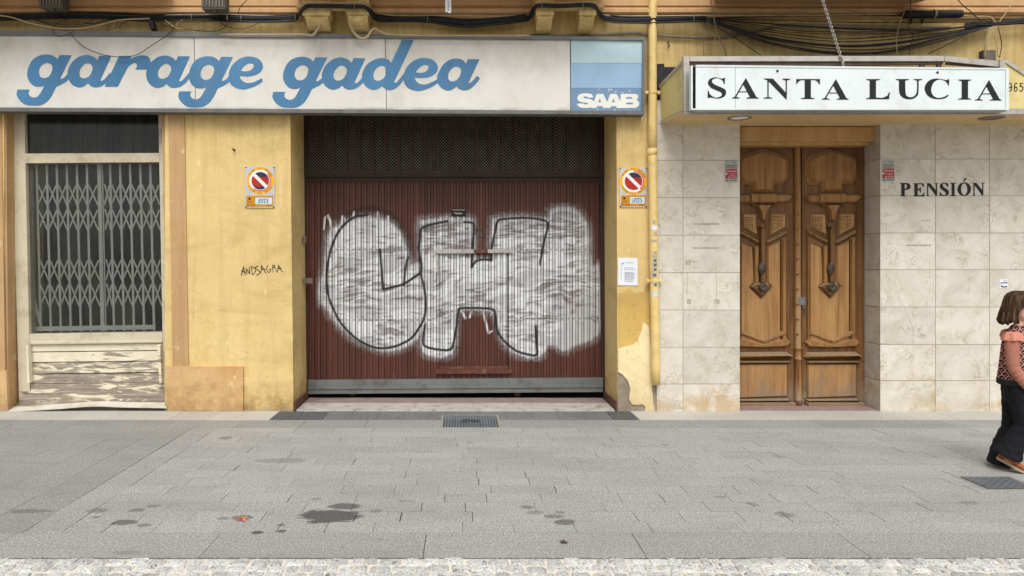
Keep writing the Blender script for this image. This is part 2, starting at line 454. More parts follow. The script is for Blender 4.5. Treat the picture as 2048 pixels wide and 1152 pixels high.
def m_corr():
    b = NB('brown_sheet_steel'); z = b.xyz()[2]
    col = b.ramp(b.noise(1, 5, .6, b.map((6, 6, .5))), (.3, lin(74, 42, 32, .95)), (.55, lin(92, 51, 39, .95)), (.75, lin(104, 62, 48, .95)))
    top = b.ramp(z, (1.9/3, 0.0), (1.0, 1.0))
    col = b.mix(b.math('MULTIPLY', b.step(b.noise(1, 6, .6, b.map((14, 14, .8))), .5, .75), .4), col, lin(66, 44, 36))
    sc_ = b.step(b.noise(26, 6, .75), .69, .73)
    col = b.mix(b.math('MULTIPLY', sc_, .5), col, lin(150, 136, 124))
    foot = b.ramp(z, (.0, 1.0), (.42, 0.0))
    col = b.mix(b.math('MULTIPLY', b.step(b.math('ADD', b.math('MULTIPLY', foot, .42), b.noise(8, 5)), .75, .95), .55), col, lin(116, 104, 94))
    col = b.mix(b.math('MULTIPLY', b.attr('crease'), .75), col, lin(30, 20, 16))  # shade in the rib creases, painted into the steel colour
    return b.end(col, .55, .0, b.bump(b.noise(14, 3), .08, .01), .35)
M['corr'] = m_corr()
M['brown_bar'] = plain('brown_frame_steel', lin(92, 50, 38), .5, .2, 7, 0, .2, 40, .35, lin(120, 96, 82))
M['dark_brown'] = plain('dark_brown_steel', lin(54, 38, 28), .6, .2, 7)
M['slat'] = plain('brown_vent_slat', lin(62, 48, 36), .6, .2, 7)
M['wire'] = plain('vent_wire', lin(150, 142, 130), .5, .2, 9, .3)
M['rail_grey'] = plain('grey_foot_rail', lin(112, 116, 114), .5, .14, 4, .2, .3, 40, .4, lin(92, 84, 76))
def m_spray():
    b = NB('sprayed_paint'); a = b.attr('cover'); k = b.attr('ink')
    wv = b.ramp(b.noise(18, 4), (.3, lin(226, 228, 228, .92)), (.7, lin(240, 242, 242, .95)))
    col = b.mix(k, wv, (.012, .012, .014, 1))
    return b.end(col, .42, 0, None, .4, a)
M['spray'] = m_spray()
M['bar_white'] = plain('oversprayed_bar', lin(190, 184, 176, .8), .5, .15, 18, 0, .2, 40, .3, lin(128, 108, 96))

# sign faces
def m_signwhite():
    b = NB('grimy_shaded_white_panel'); z = b.xyz()[2]
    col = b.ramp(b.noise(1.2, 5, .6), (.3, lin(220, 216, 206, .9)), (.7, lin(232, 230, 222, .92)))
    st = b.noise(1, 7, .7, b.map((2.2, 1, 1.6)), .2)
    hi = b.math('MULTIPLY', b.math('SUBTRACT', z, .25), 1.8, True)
    g = b.math('MULTIPLY', b.step(b.math('ADD', st, b.math('MULTIPLY', hi, .30)), .5, .92), .5)  # grime, with balcony shade painted in towards the top
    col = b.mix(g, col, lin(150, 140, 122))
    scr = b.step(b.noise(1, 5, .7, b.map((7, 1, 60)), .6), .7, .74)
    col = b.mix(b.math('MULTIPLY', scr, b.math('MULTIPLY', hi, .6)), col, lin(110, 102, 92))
    x_ = b.xyz()[0]
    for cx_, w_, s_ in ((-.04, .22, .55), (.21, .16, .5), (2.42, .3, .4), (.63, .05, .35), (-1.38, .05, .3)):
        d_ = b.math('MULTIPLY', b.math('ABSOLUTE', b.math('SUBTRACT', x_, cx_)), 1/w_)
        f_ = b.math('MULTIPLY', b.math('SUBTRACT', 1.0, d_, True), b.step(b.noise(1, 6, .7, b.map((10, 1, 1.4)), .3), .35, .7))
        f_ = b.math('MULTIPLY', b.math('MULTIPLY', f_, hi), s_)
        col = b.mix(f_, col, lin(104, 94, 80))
    lo = b.math('MULTIPLY', b.math('SUBTRACT', .075, z), 30.0, True)
    col = b.mix(b.math('MULTIPLY', b.math('MULTIPLY', lo, b.step(b.noise(3, 5), .4, .6)), .6), col, lin(120, 108, 92))
    return b.end(col, .4, 0, b.bump(b.noise(1.5, 3), .1, .02), .35)
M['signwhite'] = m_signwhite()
M['signgrey'] = plain('grey_sign_frame', lin(122, 121, 118, .8), .5, .12, 5, .2, .3, 25, .4, lin(96, 90, 82))
def m_blue(name, c, var=.16):
    b = NB(name); n = b.noise(1, 5, .6, b.map((3, 1, .8)))
    col = b.ramp(n, (.3, mul(c, 1-var)), (.7, mul(c, 1+var)))
    col = b.mix(b.math('MULTIPLY', b.step(b.noise(2.2, 5), .5, .75), .3), col, lin(108, 126, 138, .8))
    return b.end(col, .45, 0, None, .35)
M['blue'] = m_blue('faded_blue_vinyl', lin(76, 130, 172, .86))
M['b1'] = m_blue('pale_blue_face', lin(182, 208, 214, .92), .05)
M['b2'] = m_blue('mid_blue_face', lin(150, 184, 212, .92), .05)
M['b3'] = m_blue('slate_blue_face', lin(118, 148, 178, .92), .06)
M['offwhite'] = plain('offwhite_vinyl', lin(238, 236, 228, .92), .45, .04)
M['blackv'] = plain('black_vinyl', (.012, .013, .015, 1), .4, .2)
M['boardwhite'] = plain('clean_white_board', lin(226, 234, 234, .95), .35, .03, 3, 0, .05, 20, .35, lin(214, 220, 218, .95))
M['alu'] = plain('weathered_aluminium', lin(196, 190, 180, .85), .4, .08, 6, .35, .15, 30, .4, lin(160, 150, 138))
M['alu_dark'] = plain('stained_aluminium', lin(132, 120, 108, .8), .5, .25, 9, .2)
M['rail_wood'] = plain('weathered_rail', lin(96, 84, 74, .8), .7, .3, 9)
M['cream_panel'] = plain('cream_side_panel', lin(228, 212, 146, .88), .45, .06, 2, 0, .06, 20, .3, lin(206, 184, 118, .86))
M['pipe'] = plain('yellow_pipe_paint', lin(238, 208, 138, .92), .45, .07, 4, 0, .1, 30, .35, lin(214, 180, 108, .9))
M['cable'] = plain('black_cable', (.016, .016, .017, 1), .5, .25, 12)
M['cable_brown'] = plain('brown_cable', (.05, .035, .022, 1), .55, .25, 12)
M['cable_grey'] = plain('grey_cable', lin(150, 140, 122, .8), .55, .15, 12)
M['cable_cream'] = plain('cream_cable', lin(196, 176, 136, .8), .55, .12, 12)
M['chain'] = plain('galvanised_chain', lin(176, 172, 166, .9), .4, .15, 30, .6)
M['tarp'] = plain('black_membrane', (.02, .02, .022, 1), .5, .5, 14, 0, .8, 14)
M['paper'] = plain('white_paper', lin(236, 238, 244, .92), .7, .03, 6)
M['ptext'] = plain('printed_grey', lin(150, 154, 166, .9), .7)
M['alu_plate'] = plain('aluminium_plate', lin(206, 206, 206, .9), .35, .12, 12, .3)
M['yel'] = plain('sign_yellow', lin(240, 178, 40, .95), .4, .05)
M['white'] = plain('sign_white', lin(240, 238, 234, .93), .4, .04)
M['och'] = plain('sign_ochre', lin(206, 142, 36, .9), .45, .08)
M['red'] = plain('sign_red', lin(176, 46, 36, .9), .45, .2, 24)
M['navy'] = plain('sign_navy', lin(44, 54, 76, .9), .45, .3, 24)
M['pink'] = plain('sign_faded_red', lin(226, 120, 100, .9), .45, .2, 24)
M['ltblue'] = plain('sticker_pale_blue', lin(206, 228, 232, .93), .45, .05)
M['crimson'] = plain('sticker_crimson', lin(178, 26, 42, .9), .45, .1)
M['stickgrey'] = plain('sticker_silver', lin(176, 184, 178, .85), .4, .06)
M['manhole'] = plain('cast_iron_cover', lin(126, 132, 138, .9), .55, .2, 9, .2, .3, 50, .4)
M['manhole_dark'] = plain('cast_iron_gap', lin(40, 42, 44, .8), .7)
M['rim'] = plain('concrete_rim', lin(176, 172, 162, .7), .85, .15, 14)
M['orange_leaf'] = plain('dry_leaf', lin(204, 130, 92, .9), .7, .25, 30)
M['brown_leaf'] = plain('brown_leaf', lin(92, 54, 38, .9), .7, .25, 30)
M['glue'] = plain('adhesive_residue', lin(190, 182, 162, .84), .8, .25, 40)
M['lampgrey'] = plain('grey_lamp_housing', lin(98, 94, 86, .7), .6, .25, 14)

# ---- paving
STAINS = [  # picture x, y, half width px, half height px, strength
 (660,1032,62,13,.95),(688,1012,30,7,.85),(250,1045,26,5.5,.8),(288,1050,14,3.5,.6),(273,1020,16,4,.6),(305,1012,13,3,.5),(190,1034,13,3,.5),
 (195,1021,20,5,.45),(485,1035,20,5,.7),(447,1037,12,3,.5),(514,1065,11,3.2,.95),(563,1062,10,2.6,.9),(562,1050,8,2.4,.7),(1053,1014,14,4,.6),
 (1130,1045,20,6,.75),(1108,1033,18,4,.6),(1070,1025,16,4,.45),(1120,1025,10,3,.5),(565,921,48,5,.35),(1568,1029,20,6,.5),(1510,1010,8,2.5,.5),
 (250,1105,24,4,.3),(450,876,14,3,.5),(752,1022,12,3,.4),(1440,994,10,3,.35),(1500,1007,9,3,.4),(60,1022,42,4,.5),(810,1002,18,2.5,.35),
 (1560,913,14,2.5,.25),(1330,890,9,2,.35),(940,885,8,2,.3),(1128,1085,9,3.5,.8),(1940,1006,18,4,.3),(700,1017,10,3,.35),(632,998,10,3,.4)]
def m_granite(name, ca, cb, stains=True):
    b = NB(name); t = b.attr('tint')
    sp = b.noise(85, 4, .85); sp2 = b.noise(30, 5, .8)
    col = b.ramp(sp, (.35, mul(ca, .5)), (.5, ca), (.63, cb))
    col = b.mix(b.math('MULTIPLY', b.step(sp2, .45, .72), .35), col, mul(ca, .68))
    bl = b.noise(1.3, 5, .6, b.map((.8, 1.6, 1)))
    col = b.mix(b.math('MULTIPLY', b.step(bl, .46, .72), .34), col, mul(ca, .62))
    dst = b.noise(1, 7, .7, b.map((3.2, 12, 1)), .5)
    col = b.mix(b.math('MULTIPLY', b.step(dst, .54, .74), .4), col, mul(ca, .6))
    gv_ = b.new("ShaderNodeTexVoronoi"); b.ln(b.tc.outputs["Object"], gv_.inputs["Vector"]); gv_.inputs["Scale"].default_value = 3.4
    gum = b.math('MULTIPLY', b.ramp(gv_.outputs["Distance"], (.05, 1.0), (.075, 0.0)), b.step(b.noise(2.3, 2), .5, .56))
    col = b.mix(b.math('MULTIPLY', gum, .34), col, mul(ca, .35))
    col = b.mix(1.0, col, t, 'MULTIPLY')
    if stains:
        wob = b.noise(1, 9, .72, b.map((7, 16, 1)), .6); x, y, z = b.xyz(); tot = None
        wobm = b.math('MULTIPLY', b.math('SUBTRACT', wob, .5), 3.6)
        for (px, py, rx, ry, st) in STAINS:
            g = G(px, py); d = F*H/(py-VY); ax = rx*d/F; ay = ry*d*d/(F*H)
            dx = b.math('MULTIPLY', b.math('SUBTRACT', x, g[0]), 1/ax); dy = b.math('MULTIPLY', b.math('SUBTRACT', y, g[1]), 1/ay)
            r = b.math('ADD', b.math('MULTIPLY', dx, dx), b.math('MULTIPLY', dy, dy))
            f = b.math('MULTIPLY', b.math('MULTIPLY', b.math('SUBTRACT', b.math('ADD', 1.25, wobm), r), 2.2, True), st)
            tot = f if tot is None else b.math('MAXIMUM', tot, f)
        col = b.mix(b.math('MULTIPLY', tot, .8), col, (.03, .03, .03, 1))
    return b.end(col, .78, 0, b.bump(b.math('ADD', sp, sp2), .25, .004), .25)
M['slab'] = m_granite('granite_slab', lin(169, 169, 166, .88), lin(216, 216, 212, .94))
M['pale_strip'] = m_granite('pale_concrete_strip', lin(196, 193, 184, .92), lin(222, 219, 210, .95), False)
M['joint'] = plain('paving_joint', lin(60, 58, 54, .5), .95, .3, 12)
M['sand'] = plain('sand_joint', lin(226, 219, 204, .92), .95, .2, 30, 0, .5, 90)
def m_cobble():
    b = NB('white_granite_cobble'); t = b.attr('tint')
    n1 = b.noise(75, 5, .75); n2 = b.noise(24, 5, .65, None, 1.2)
    col = b.ramp(n1, (.33, lin(128, 131, 136, .84)), (.45, lin(212, 212, 209, .9)), (.66, lin(244, 243, 239, .95)))
    col = b.mix(b.step(n2, .56, .68), col, lin(112, 114, 120, .8))
    col = b.mix(1.0, col, t, 'MULTIPLY')
    return b.end(col, .8, 0, b.bump(b.math('ADD', n1, n2), .7, .01), .25)
M['cobble'] = m_cobble()
M['purple'] = plain('worn_purple_tile', lin(158, 136, 132, .85), .7, .16, 7, 0, .2, 30, .3, lin(168, 150, 140, .75))
M['thresh'] = plain('white_marble_threshold', lin(206, 201, 190, .82), .5, .14, 5, 0, .15, 30, .3, lin(140, 120, 92, .8))
M['ribbed'] = m_granite('ribbed_paver', lin(140, 141, 140, .72), lin(176, 176, 174, .72), False)
M['earth'] = plain('street_ground', lin(150, 148, 142, .6), .95)

# ================================================================== ground
g = MB().box(-60, 60, -60, 1.2, -.3, -.06)
tag(obj('ground', g, M['earth']), kind='structure')
YD = lambda py: F*H/(py-VY)-D                      # picture row on the ground -> distance from the facade
y_k0, y_k1 = YD(1115), YD(1065.4)                  # kerb band
y_f0, y_f1 = YD(856), YD(840)                      # dark band and pale strip at the wall
g = MB().box(-12, 14, y_k0-.002, .02, -.05, -.006)
slabs = MB(); rnd = random.Random(3)
def slab(x0, x1, y0, y1, tint, mb=None, z=0.0, gap=None):
    gx = (gap if gap is not None else rnd.choice([.0004, .0007, .001, .0018, .0035]))
    gy = (gap if gap is not None else rnd.choice([.0003, .0005, .0008, .0018]))
    dz = rnd.uniform(-.0012, .0012)
    (mb or slabs).box(x0+gx, x1-gx, y0+gy, y1-gy, z-.02, z+dz, tint=tint)
def row(y0, y1, xa, xb, lens, ta, tb):
    x = xa-rnd.uniform(0, lens[0])
    while x < xb:
        l = rnd.choice(lens); slab(max(x, xa), min(x+l, xb), y0, y1, rnd.uniform(ta, tb)); x += l
XL = G(386, 856)[0]; XL2 = G(313, 937)[0]          # the long joint and the border beside it on the left
n = 15; dy = (y_f0-y_k1)/n
for i in range(n):
    a, c = y_k1+i*dy, y_k1+(i+1)*dy
    row(a, c, XL2, 14, (.28, .36, .44, .52, .3), .92, 1.03)
    slab(XL+.003, XL2-.0015, a, c, rnd.uniform(.9, .95), gap=.0004)
x = XL
k = 0
while x > -12:                                     # left of the joint the slabs run away from the wall
    wd = .30; y = y_k1-rnd.uniform(0, .3)
    while y < y_f1:
        l = rnd.choice((.45, .6, .38, .5)); slab(x-wd, x, max(y, y_k1), min(y+l, y_f1), rnd.uniform(.76, .84)); y += l
    x -= wd
row(y_f0, y_f1, XL, 14, (.62, .6, .64), .78, .86)
x = -12.0
while x < 14:
    slab(x, x+1.18, y_k0, y_k1, rnd.uniform(.84, .93), gap=.002); x += 1.18
pv = obj('pavement', g, M['joint']); tag(pv, kind='structure')
obj('paving_slabs', slabs, M['slab'], pv)
st = MB(); xa, xb = G(540, 838)[0], G(1278, 838)[0]
x = xa
while x > -12:
    l = rnd.choice((.58, .6, .4)); slab(x-l, x, y_f1, .03, rnd.uniform(.92, 1.04), st, gap=.001); x -= l
x = xb
while x < 14:
    l = rnd.choice((.58, .6, .4)); slab(x, x+l, y_f1, .03, rnd.uniform(.92, 1.04), st, gap=.001); x += l
obj('pale_strip', st, M['pale_strip'], pv)
rb = MB(); nseg = 14
for i in range(nseg):
    x0 = xa+(xb-xa)*i/nseg; x1 = xa+(xb-xa)*(i+1)/nseg
    t = .6 if i in (0, 1, nseg-1) else rnd.uniform(.92, 1.08)
    slab(x0, x1, y_f1, .03, t, rb, z=-.004, gap=.001)
    for j in range(7):
        yy = y_f1+.03+j*.056
        rb.box(x0+.003, x1-.003, yy, yy+.028, -.006, .0015, tint=t)
obj('ribbed_strip', rb, M['ribbed'], pv)
# cobbled road edge
g = MB().box(-12, 14, -7, y_k0-.004, -.2, -.007)
rd = obj('road', g, M['sand']); tag(rd, kind='structure')
cb = MB(); y = y_k0-.006; ri = 0
while y > -5.6:
    dpt = rnd.uniform(.085, .105); x = -5.5+rnd.uniform(0, .1)
    while x < 6:
        l = rnd.uniform(.055, .125)
        cx, cy = x+l/2+rnd.uniform(-.004, .004), y-dpt/2+rnd.uniform(-.012, .012); n_ = 14; rg = []
        ph = [rnd.uniform(-.1, .1) for _ in range(n_)]; tl = rnd.uniform(-.05, .05); hh = rnd.uniform(-.002, .002)
        for (sc_, zz) in ((.99, -.03), (1.0, -.007), (.93, -.002), (.7, .0015), (.35, .003)):
            r_ = []
            for q in range(n_):
                an = 2*pi*q/n_; ex = .36
                cxx = math.copysign(abs(cos(an))**ex, cos(an))*(l/2-.004); cyy = math.copysign(abs(sin(an))**ex, sin(an))*(dpt/2-.004)
                f_ = sc_*(1+ph[q]*.6)
                r_.append((cx+cxx*f_, cy+cyy*f_, zz+hh+cxx*tl*sc_+rnd.uniform(-.002, .002)))
            rg.append(r_)
        cb.rings(rg, True, tint=rnd.uniform(.7, 1.04)); x += l
    y -= dpt; ri += 1
obj('cobbles', cb, M['cobble'], rd)
# ================================================================== the building
BLD = thing('apartment_building', 'old yellow plastered apartment building with a brown garage door and marble clad doorway', 'building')
w_ = MB()
w_.prism([(-420, -190), (8, -190), (8, 826), (-420, 826)], 0, .75)
w_.prism([(330, 196), (580, 196), (587, 826), (330, 826)], 0, .7)
w_.prism([(1233, 196), (1322, 196), (1322, 826), (1235, 826)], 0, .7)
w_.prism([(8, -190), (2500, -190), (2500, 196), (8, 196)], 0, .75)
w_.prism([(1322, 196), (2500, 196), (2500, 250), (1322, 250)], 0, .75)
obj('wall', w_, M['plaster'], BLD)
ub = MB().prism([(-420, -1500), (2500, -1500), (2500, -190), (-420, -190)], -.02, .75)
obj('upper_wall', ub, M['salmon'], BLD)
# interiors behind the openings
it = MB(); a = P(8, 826, .9); b_ = P(330, 196, .9)
it.box(a[0]-.5, b_[0]+.4, .95, 1.0, -.02, b_[2]+.3)
obj('shop_interior', it, M['shopdark'], BLD)
it = MB(); a = P(560, 826, .9); b_ = P(1260, 150, .9)
it.box(a[0]-.3, b_[0]+.3, 1.5, 1.55, -.02, b_[2]+.5); it.box(a[0]-.3, b_[0]+.3, .72, 1.5, -.03, -.008); it.box(a[0]-.3, b_[0]+.3, .76, 1.5, b_[2]+.45, b_[2]+.5)
obj('garage_interior', it, M['dark'], BLD)
# pilaster strips round the shop window and plinths
pl = Each('pilaster', M['tan'], BLD); pl.prism([(336, 196), (368, 196), (377, 733), (345, 733)], -.015, .01)
pl.prism([(323, 196), (333, 196), (343, 826), (336, 826)], .03, .2)
pl.prism([(-60, 196), (2, 196), (10, 740), (-60, 740)], -.012, .01)
pl2 = MB(); pl2.prism([(9, 196), (12, 196), (17, 826), (9, 826)], .02, .26)
obj('reveal', pl2, M['tan'], BLD)
ph = Each('plinth', M['plinth'], BLD); ph.prism([(332, 733), (486, 733), (486, 824), (336, 824)], -.03, .01)
ph.prism([(-300, 741), (12, 741), (16, 824), (-300, 824)], -.03, .01)
# right pillar: ochre field, cream patch, broken corner
oc = field_mesh(lambda X, Y: fpoly(X, Y, [(1236, 588), (1252, 578), (1280, 586), (1297, 566), (1301, 640), (1292, 690), (1262, 696), (1236, 698)])+9*(vnoise(X/9, Y/9, 5)-.5)*(Y < 620)*(X > 1238), 1236, 560, 1303, 700, 1.5, -.003)
obj('old_coat', oc, M['plaster_old'], BLD)
cp = field_mesh(lambda X, Y: np.maximum(fpoly(X, Y, [(1236, 697), (1262, 692), (1275, 684), (1283, 660), (1288, 645), (1298, 652), (1302, 700), (1306, 760), (1313, 790), (1316, 824), (1288, 824), (1290, 814), (1284, 809), (1264, 809), (1258, 800), (1261, 775), (1254, 758), (1244, 748), (1236, 744)]), -99)+2.2*(vnoise(X/6, Y/6, 3)-.5), 1228, 630, 1322, 832, 1.5, -.018, .017)
obj('mortar_patch', cp, M['cream_patch'], BLD)
cp = MB(); cp.prism([(1235.5, 735), (1266, 740), (1296, 800), (1300, 825), (1235.5, 825)], -.004, .01)
obj('bare_mortar', cp, M['mortar'], BLD)
cp = MB(); cp.prism([(1304, 771), (1318, 771), (1319, 820), (1311, 826), (1307, 806)], -.021, .01); obj('bare_mortar', cp, M['mortar'], BLD)
# skirting inside the garage recess
sk = Each('skirting', M['skirt'], BLD); a = P(587, 822, 0); kx = P(618, 800, .69)
sk.add([(a[0]-.004, -.002, 0), (a[0]+.02, -.002, 0), (a[0]+.02, .68, 0), (a[0]-.004, .68, 0), (a[0]-.004, -.002, .09), (a[0]+.02, -.002, .09), (a[0]+.02, .68, .09), (a[0]-.004, .68, .09)],
       [(0,1,5,4),(1,2,6,5),(4,5,6,7),(2,3,7,6)])
a = P(1235, 822, 0)
sk.add([(a[0]-.02, -.002, 0), (a[0]+.004, -.002, 0), (a[0]+.004, .68, 0), (a[0]-.02, .68, 0), (a[0]-.02, -.002, .09), (a[0]+.004, -.002, .09), (a[0]+.004, .68, .09), (a[0]-.02, .68, .09)],
       [(0,1,5,4),(0,4,7,3),(4,5,6,7),(2,3,7,6)])
# recess floor: white marble edge and worn purple tiles
fl = MB(); xa, xb = P(587, 822)[0]+.03, P(1235, 822)[0]-.03; i = 0; x = xa; r2 = random.Random(9)
while x < xb-.01:
    l = min(.62, xb-x); fl.box(x+.001, x+l-.001, .0, .38, -.02, .014+r2.uniform(-.001, .001)); x += l
ft = tag(obj('threshold', fl, M['thresh']), kind='structure')
fl = MB(); 
for j in range(2):
    x = xa-.1*(j % 2)
    while x < xb-.01:
        l = .2; fl.box(max(x, xa)+.001, min(x+l, xb)-.001, .383+j*.155, .535+j*.155, -.02, .016+r2.uniform(-.001, .001)); x += l
obj('tiles', fl, M['purple'], ft)
# ---- mouldings, corbels and balconies above
SEG = [(-420, 604, 0), (604, 742, 1), (742, 1062, 0), (1062, 1198, 1), (1198, 2500, 0)]
co = MB()
for x0, x1, out in SEG:
    pr = [(-.0, 38), (-.035, 37), (-.04, 31), (-.055, 30), (-.085, 24), (-.085, 17), (-.045, 15), (-.04, 12), (-.06, 11), (-.06, -30), (0, -30)]
    if out: pr = [(-.0, 22), (-.22, 22), (-.26, 14), (-.26, 8), (-.2, 4), (-.2, -30), (0, -30)]
    X0, X1 = P(x0, 0)[0], P(x1, 0)[0]
    rg = [[(X, dy_, P(0, py, dy_)[2]) for dy_, py in pr] for X in (X0, X1)]
    co.rings(rg, True)
obj('cornice', co, M['salmon'], BLD, recalc=True)
def corbel(xt0, xt1, yt, xb0, xb1, yb):
    """a bracket: wide abacus, swept front that dies into the wall"""
    m_ = MB(); Yf = -.27
    A, B = P(xt0, yt, Yf)[0], P(xt1, yt, Yf)[0]
    cx = (A+B)/2; hw = (B-A)/2
    zt = P(0, yt, Yf)[2]; zb = P(0, yb, -.06)[2]; hh = zt-zb
    m_.box(cx-hw, cx+hw, Yf-.012, .0, zt-.045, zt+.1)
    prof = [(0.0, Yf+.015), (.18, Yf+.02), (.38, Yf+.055), (.62, Yf+.10), (.82, Yf+.15), (1.0, Yf+.2)]
    rg = []
    for t, yy in prof:
        z = zt-.045-(hh-.045)*t; q = hw*(.86-.02*t)
        rg.append([(cx-q, yy, z), (cx+q, yy, z), (cx+q, 0, z), (cx-q, 0, z)])
    m_.rings(rg, True)
    o = obj('corbel', m_, M['cream_panel'] if False else M['plaster'], BLD, recalc=True)
    r_ = MB(); q = hw*.46
    rg = [[(cx-q, yy-.012, z), (cx+q, yy-.012, z), (cx+q, yy+.05, z), (cx-q, yy+.05, z)] for z, yy in ((zt-.06, Yf+.015), (zt-.045-(hh-.045)*.38, Yf+.05), (zt-.045-(hh-.045)*.62, Yf+.098))]
    r_.rings(rg, True); obj('raised_panel', r_, M['plaster'], o, recalc=True)
corbel(606, 660, 22, 624, 656, 68); corbel(693, 738, 20, 695, 738, 68)
corbel(1072, 1108, 21, 1070, 1100, 68); corbel(1158, 1192, 22, 1150, 1185, 68)
def balcony(x0, x1, y0, dep):
    m_ = MB(); X0, X1 = P(x0, 0)[0], P(x1, 0)[0]; z = P(0, y0)[2]
    m_.add([(X0, -.03, z), (X1, -.03, z), (X1, -dep, z), (X0, -dep, z), (X0, -.03, z+.16), (X1, -.03, z+.16), (X1, -dep, z+.16), (X0, -dep, z+.16)],
           [(0,1,2,3),(3,2,6,7),(0,3,7,4),(1,5,6,2),(4,7,6,5)])
    o = obj('balcony_slab', m_, M['salmon'], BLD, recalc=True)
balcony(-500, 352, -6, .75); balcony(600, 1200, -4, .7)
m_ = MB(); z = P(0, 12)[2]; X = lambda p: P(p, 12)[0]
tp = [(X(1428), -.06), (X(1815), -.06), (X(1850), -.3), (X(1900), -.85), (X(1340), -.85), (X(1405), -.3)]
m_.rings([[(a, b, zz) for a, b in tp] for zz in (z, z+.16)], True)
obj('balcony_slab', m_, M['salmon'], BLD, recalc=True)
# ---- marble cladding: one plate per tile
mt = MB(); r3 = random.Random(21)
def mtile(q, tint=None, Yf=None):                   # q: four (x,y,z) corners, counter-clockwise seen from the street
    t = tint or r3.choice([.92, .95, .97, 1, 1, 1.02, 1.03])
    mt.add(q, [(0, 1, 2, 3)], tint=t, shift=r3.uniform(0, 40))
YM = -.03
def mgrid(xs, ys, pxg=.5):
    for j in range(len(ys)-1):
        for i in range(len(xs)-1):
            mtile([P(xs[i]+pxg, ys[j+1]-pxg, YM), P(xs[i+1]-pxg, ys[j+1]-pxg, YM), P(xs[i+1]-pxg, ys[j]+pxg, YM), P(xs[i]+pxg, ys[j]+pxg, YM)])
rowsL = [200, 247, 320.5, 395, 470.5, 545.3, 620, 694.5, 768, 827]
rowsR = [200, 245, 318, 391, 466, 539.5, 614, 689, 761, 829]
mgrid([1313, 1366, 1480], rowsL)
mcl = obj('marble_cladding', mt, M['marble'], BLD); mt = MB(); mgrid([1760, 1871, 1979, 2090, 2200, 2310, 2420, 2530], rowsR)
xr = P(1760, 500, YM)[0]
for j in range(len(rowsR)-1):                       # the reveal on the right of the door
    z0, z1 = P(0, rowsR[j+1]-.7, YM)[2], P(0, rowsR[j]+.7, YM)[2]
    mtile([(xr, .32, z0), (xr, YM+.003, z0), (xr, YM+.003, z1), (xr, .32, z1)], r3.uniform(.8, .92))
mc = obj('marble_cladding', mt, M['marble'], BLD)
gm = MB(); gm.prism([(1313, 200), (1479.5, 200), (1479.5, 827), (1316, 827)], YM+.003, .4); obj('tile_joints', gm, M['grout'], mcl); gm = MB()
a = P(1760.4, 827, YM+.003); b_ = P(2530, 200, YM+.003)
gm.box(xr+.0035, b_[0], YM+.003, .4, 0, b_[2])
obj('tile_joints', gm, M['grout'], mc)
gl = Each('glue_mark', M['glue'], mc)                                           # strips of old glue where signs hung
for x0, y0, x1, y1 in ((1386, 446, 1438, 450), (1386, 494, 1438, 498), (1812, 489, 1863, 492), (1843, 440, 1861, 442), (1386, 469, 1438, 471)):
    gl.bpx(x0, y0, x1, y1, YM-.0015, YM+.001)
for x0, y0, x1, y1 in ((1370, 520, 1382, 530), (1384, 522, 1398, 524), (1374, 598, 1382, 608), (1429, 599, 1439, 608), (1432, 545, 1433.2, 600), (1374, 545, 1375, 590)):
    gl.bpx(x0, y0, x1, y1, YM-.0012, YM+.001)
# door head: board and frame line
lt = Each('lintel', M['lintel'], BLD); lt.prism([(1465, 254), (1751, 254), (1749, 283), (1465, 283)], .06, .3); lt.prism([(1465, 284.5), (1738, 284.5), (1738, 290), (1465, 290)], .1, .3)
lt.prism([(1465, 200), (1765, 200), (1765, 253), (1465, 253)], .2, .4)
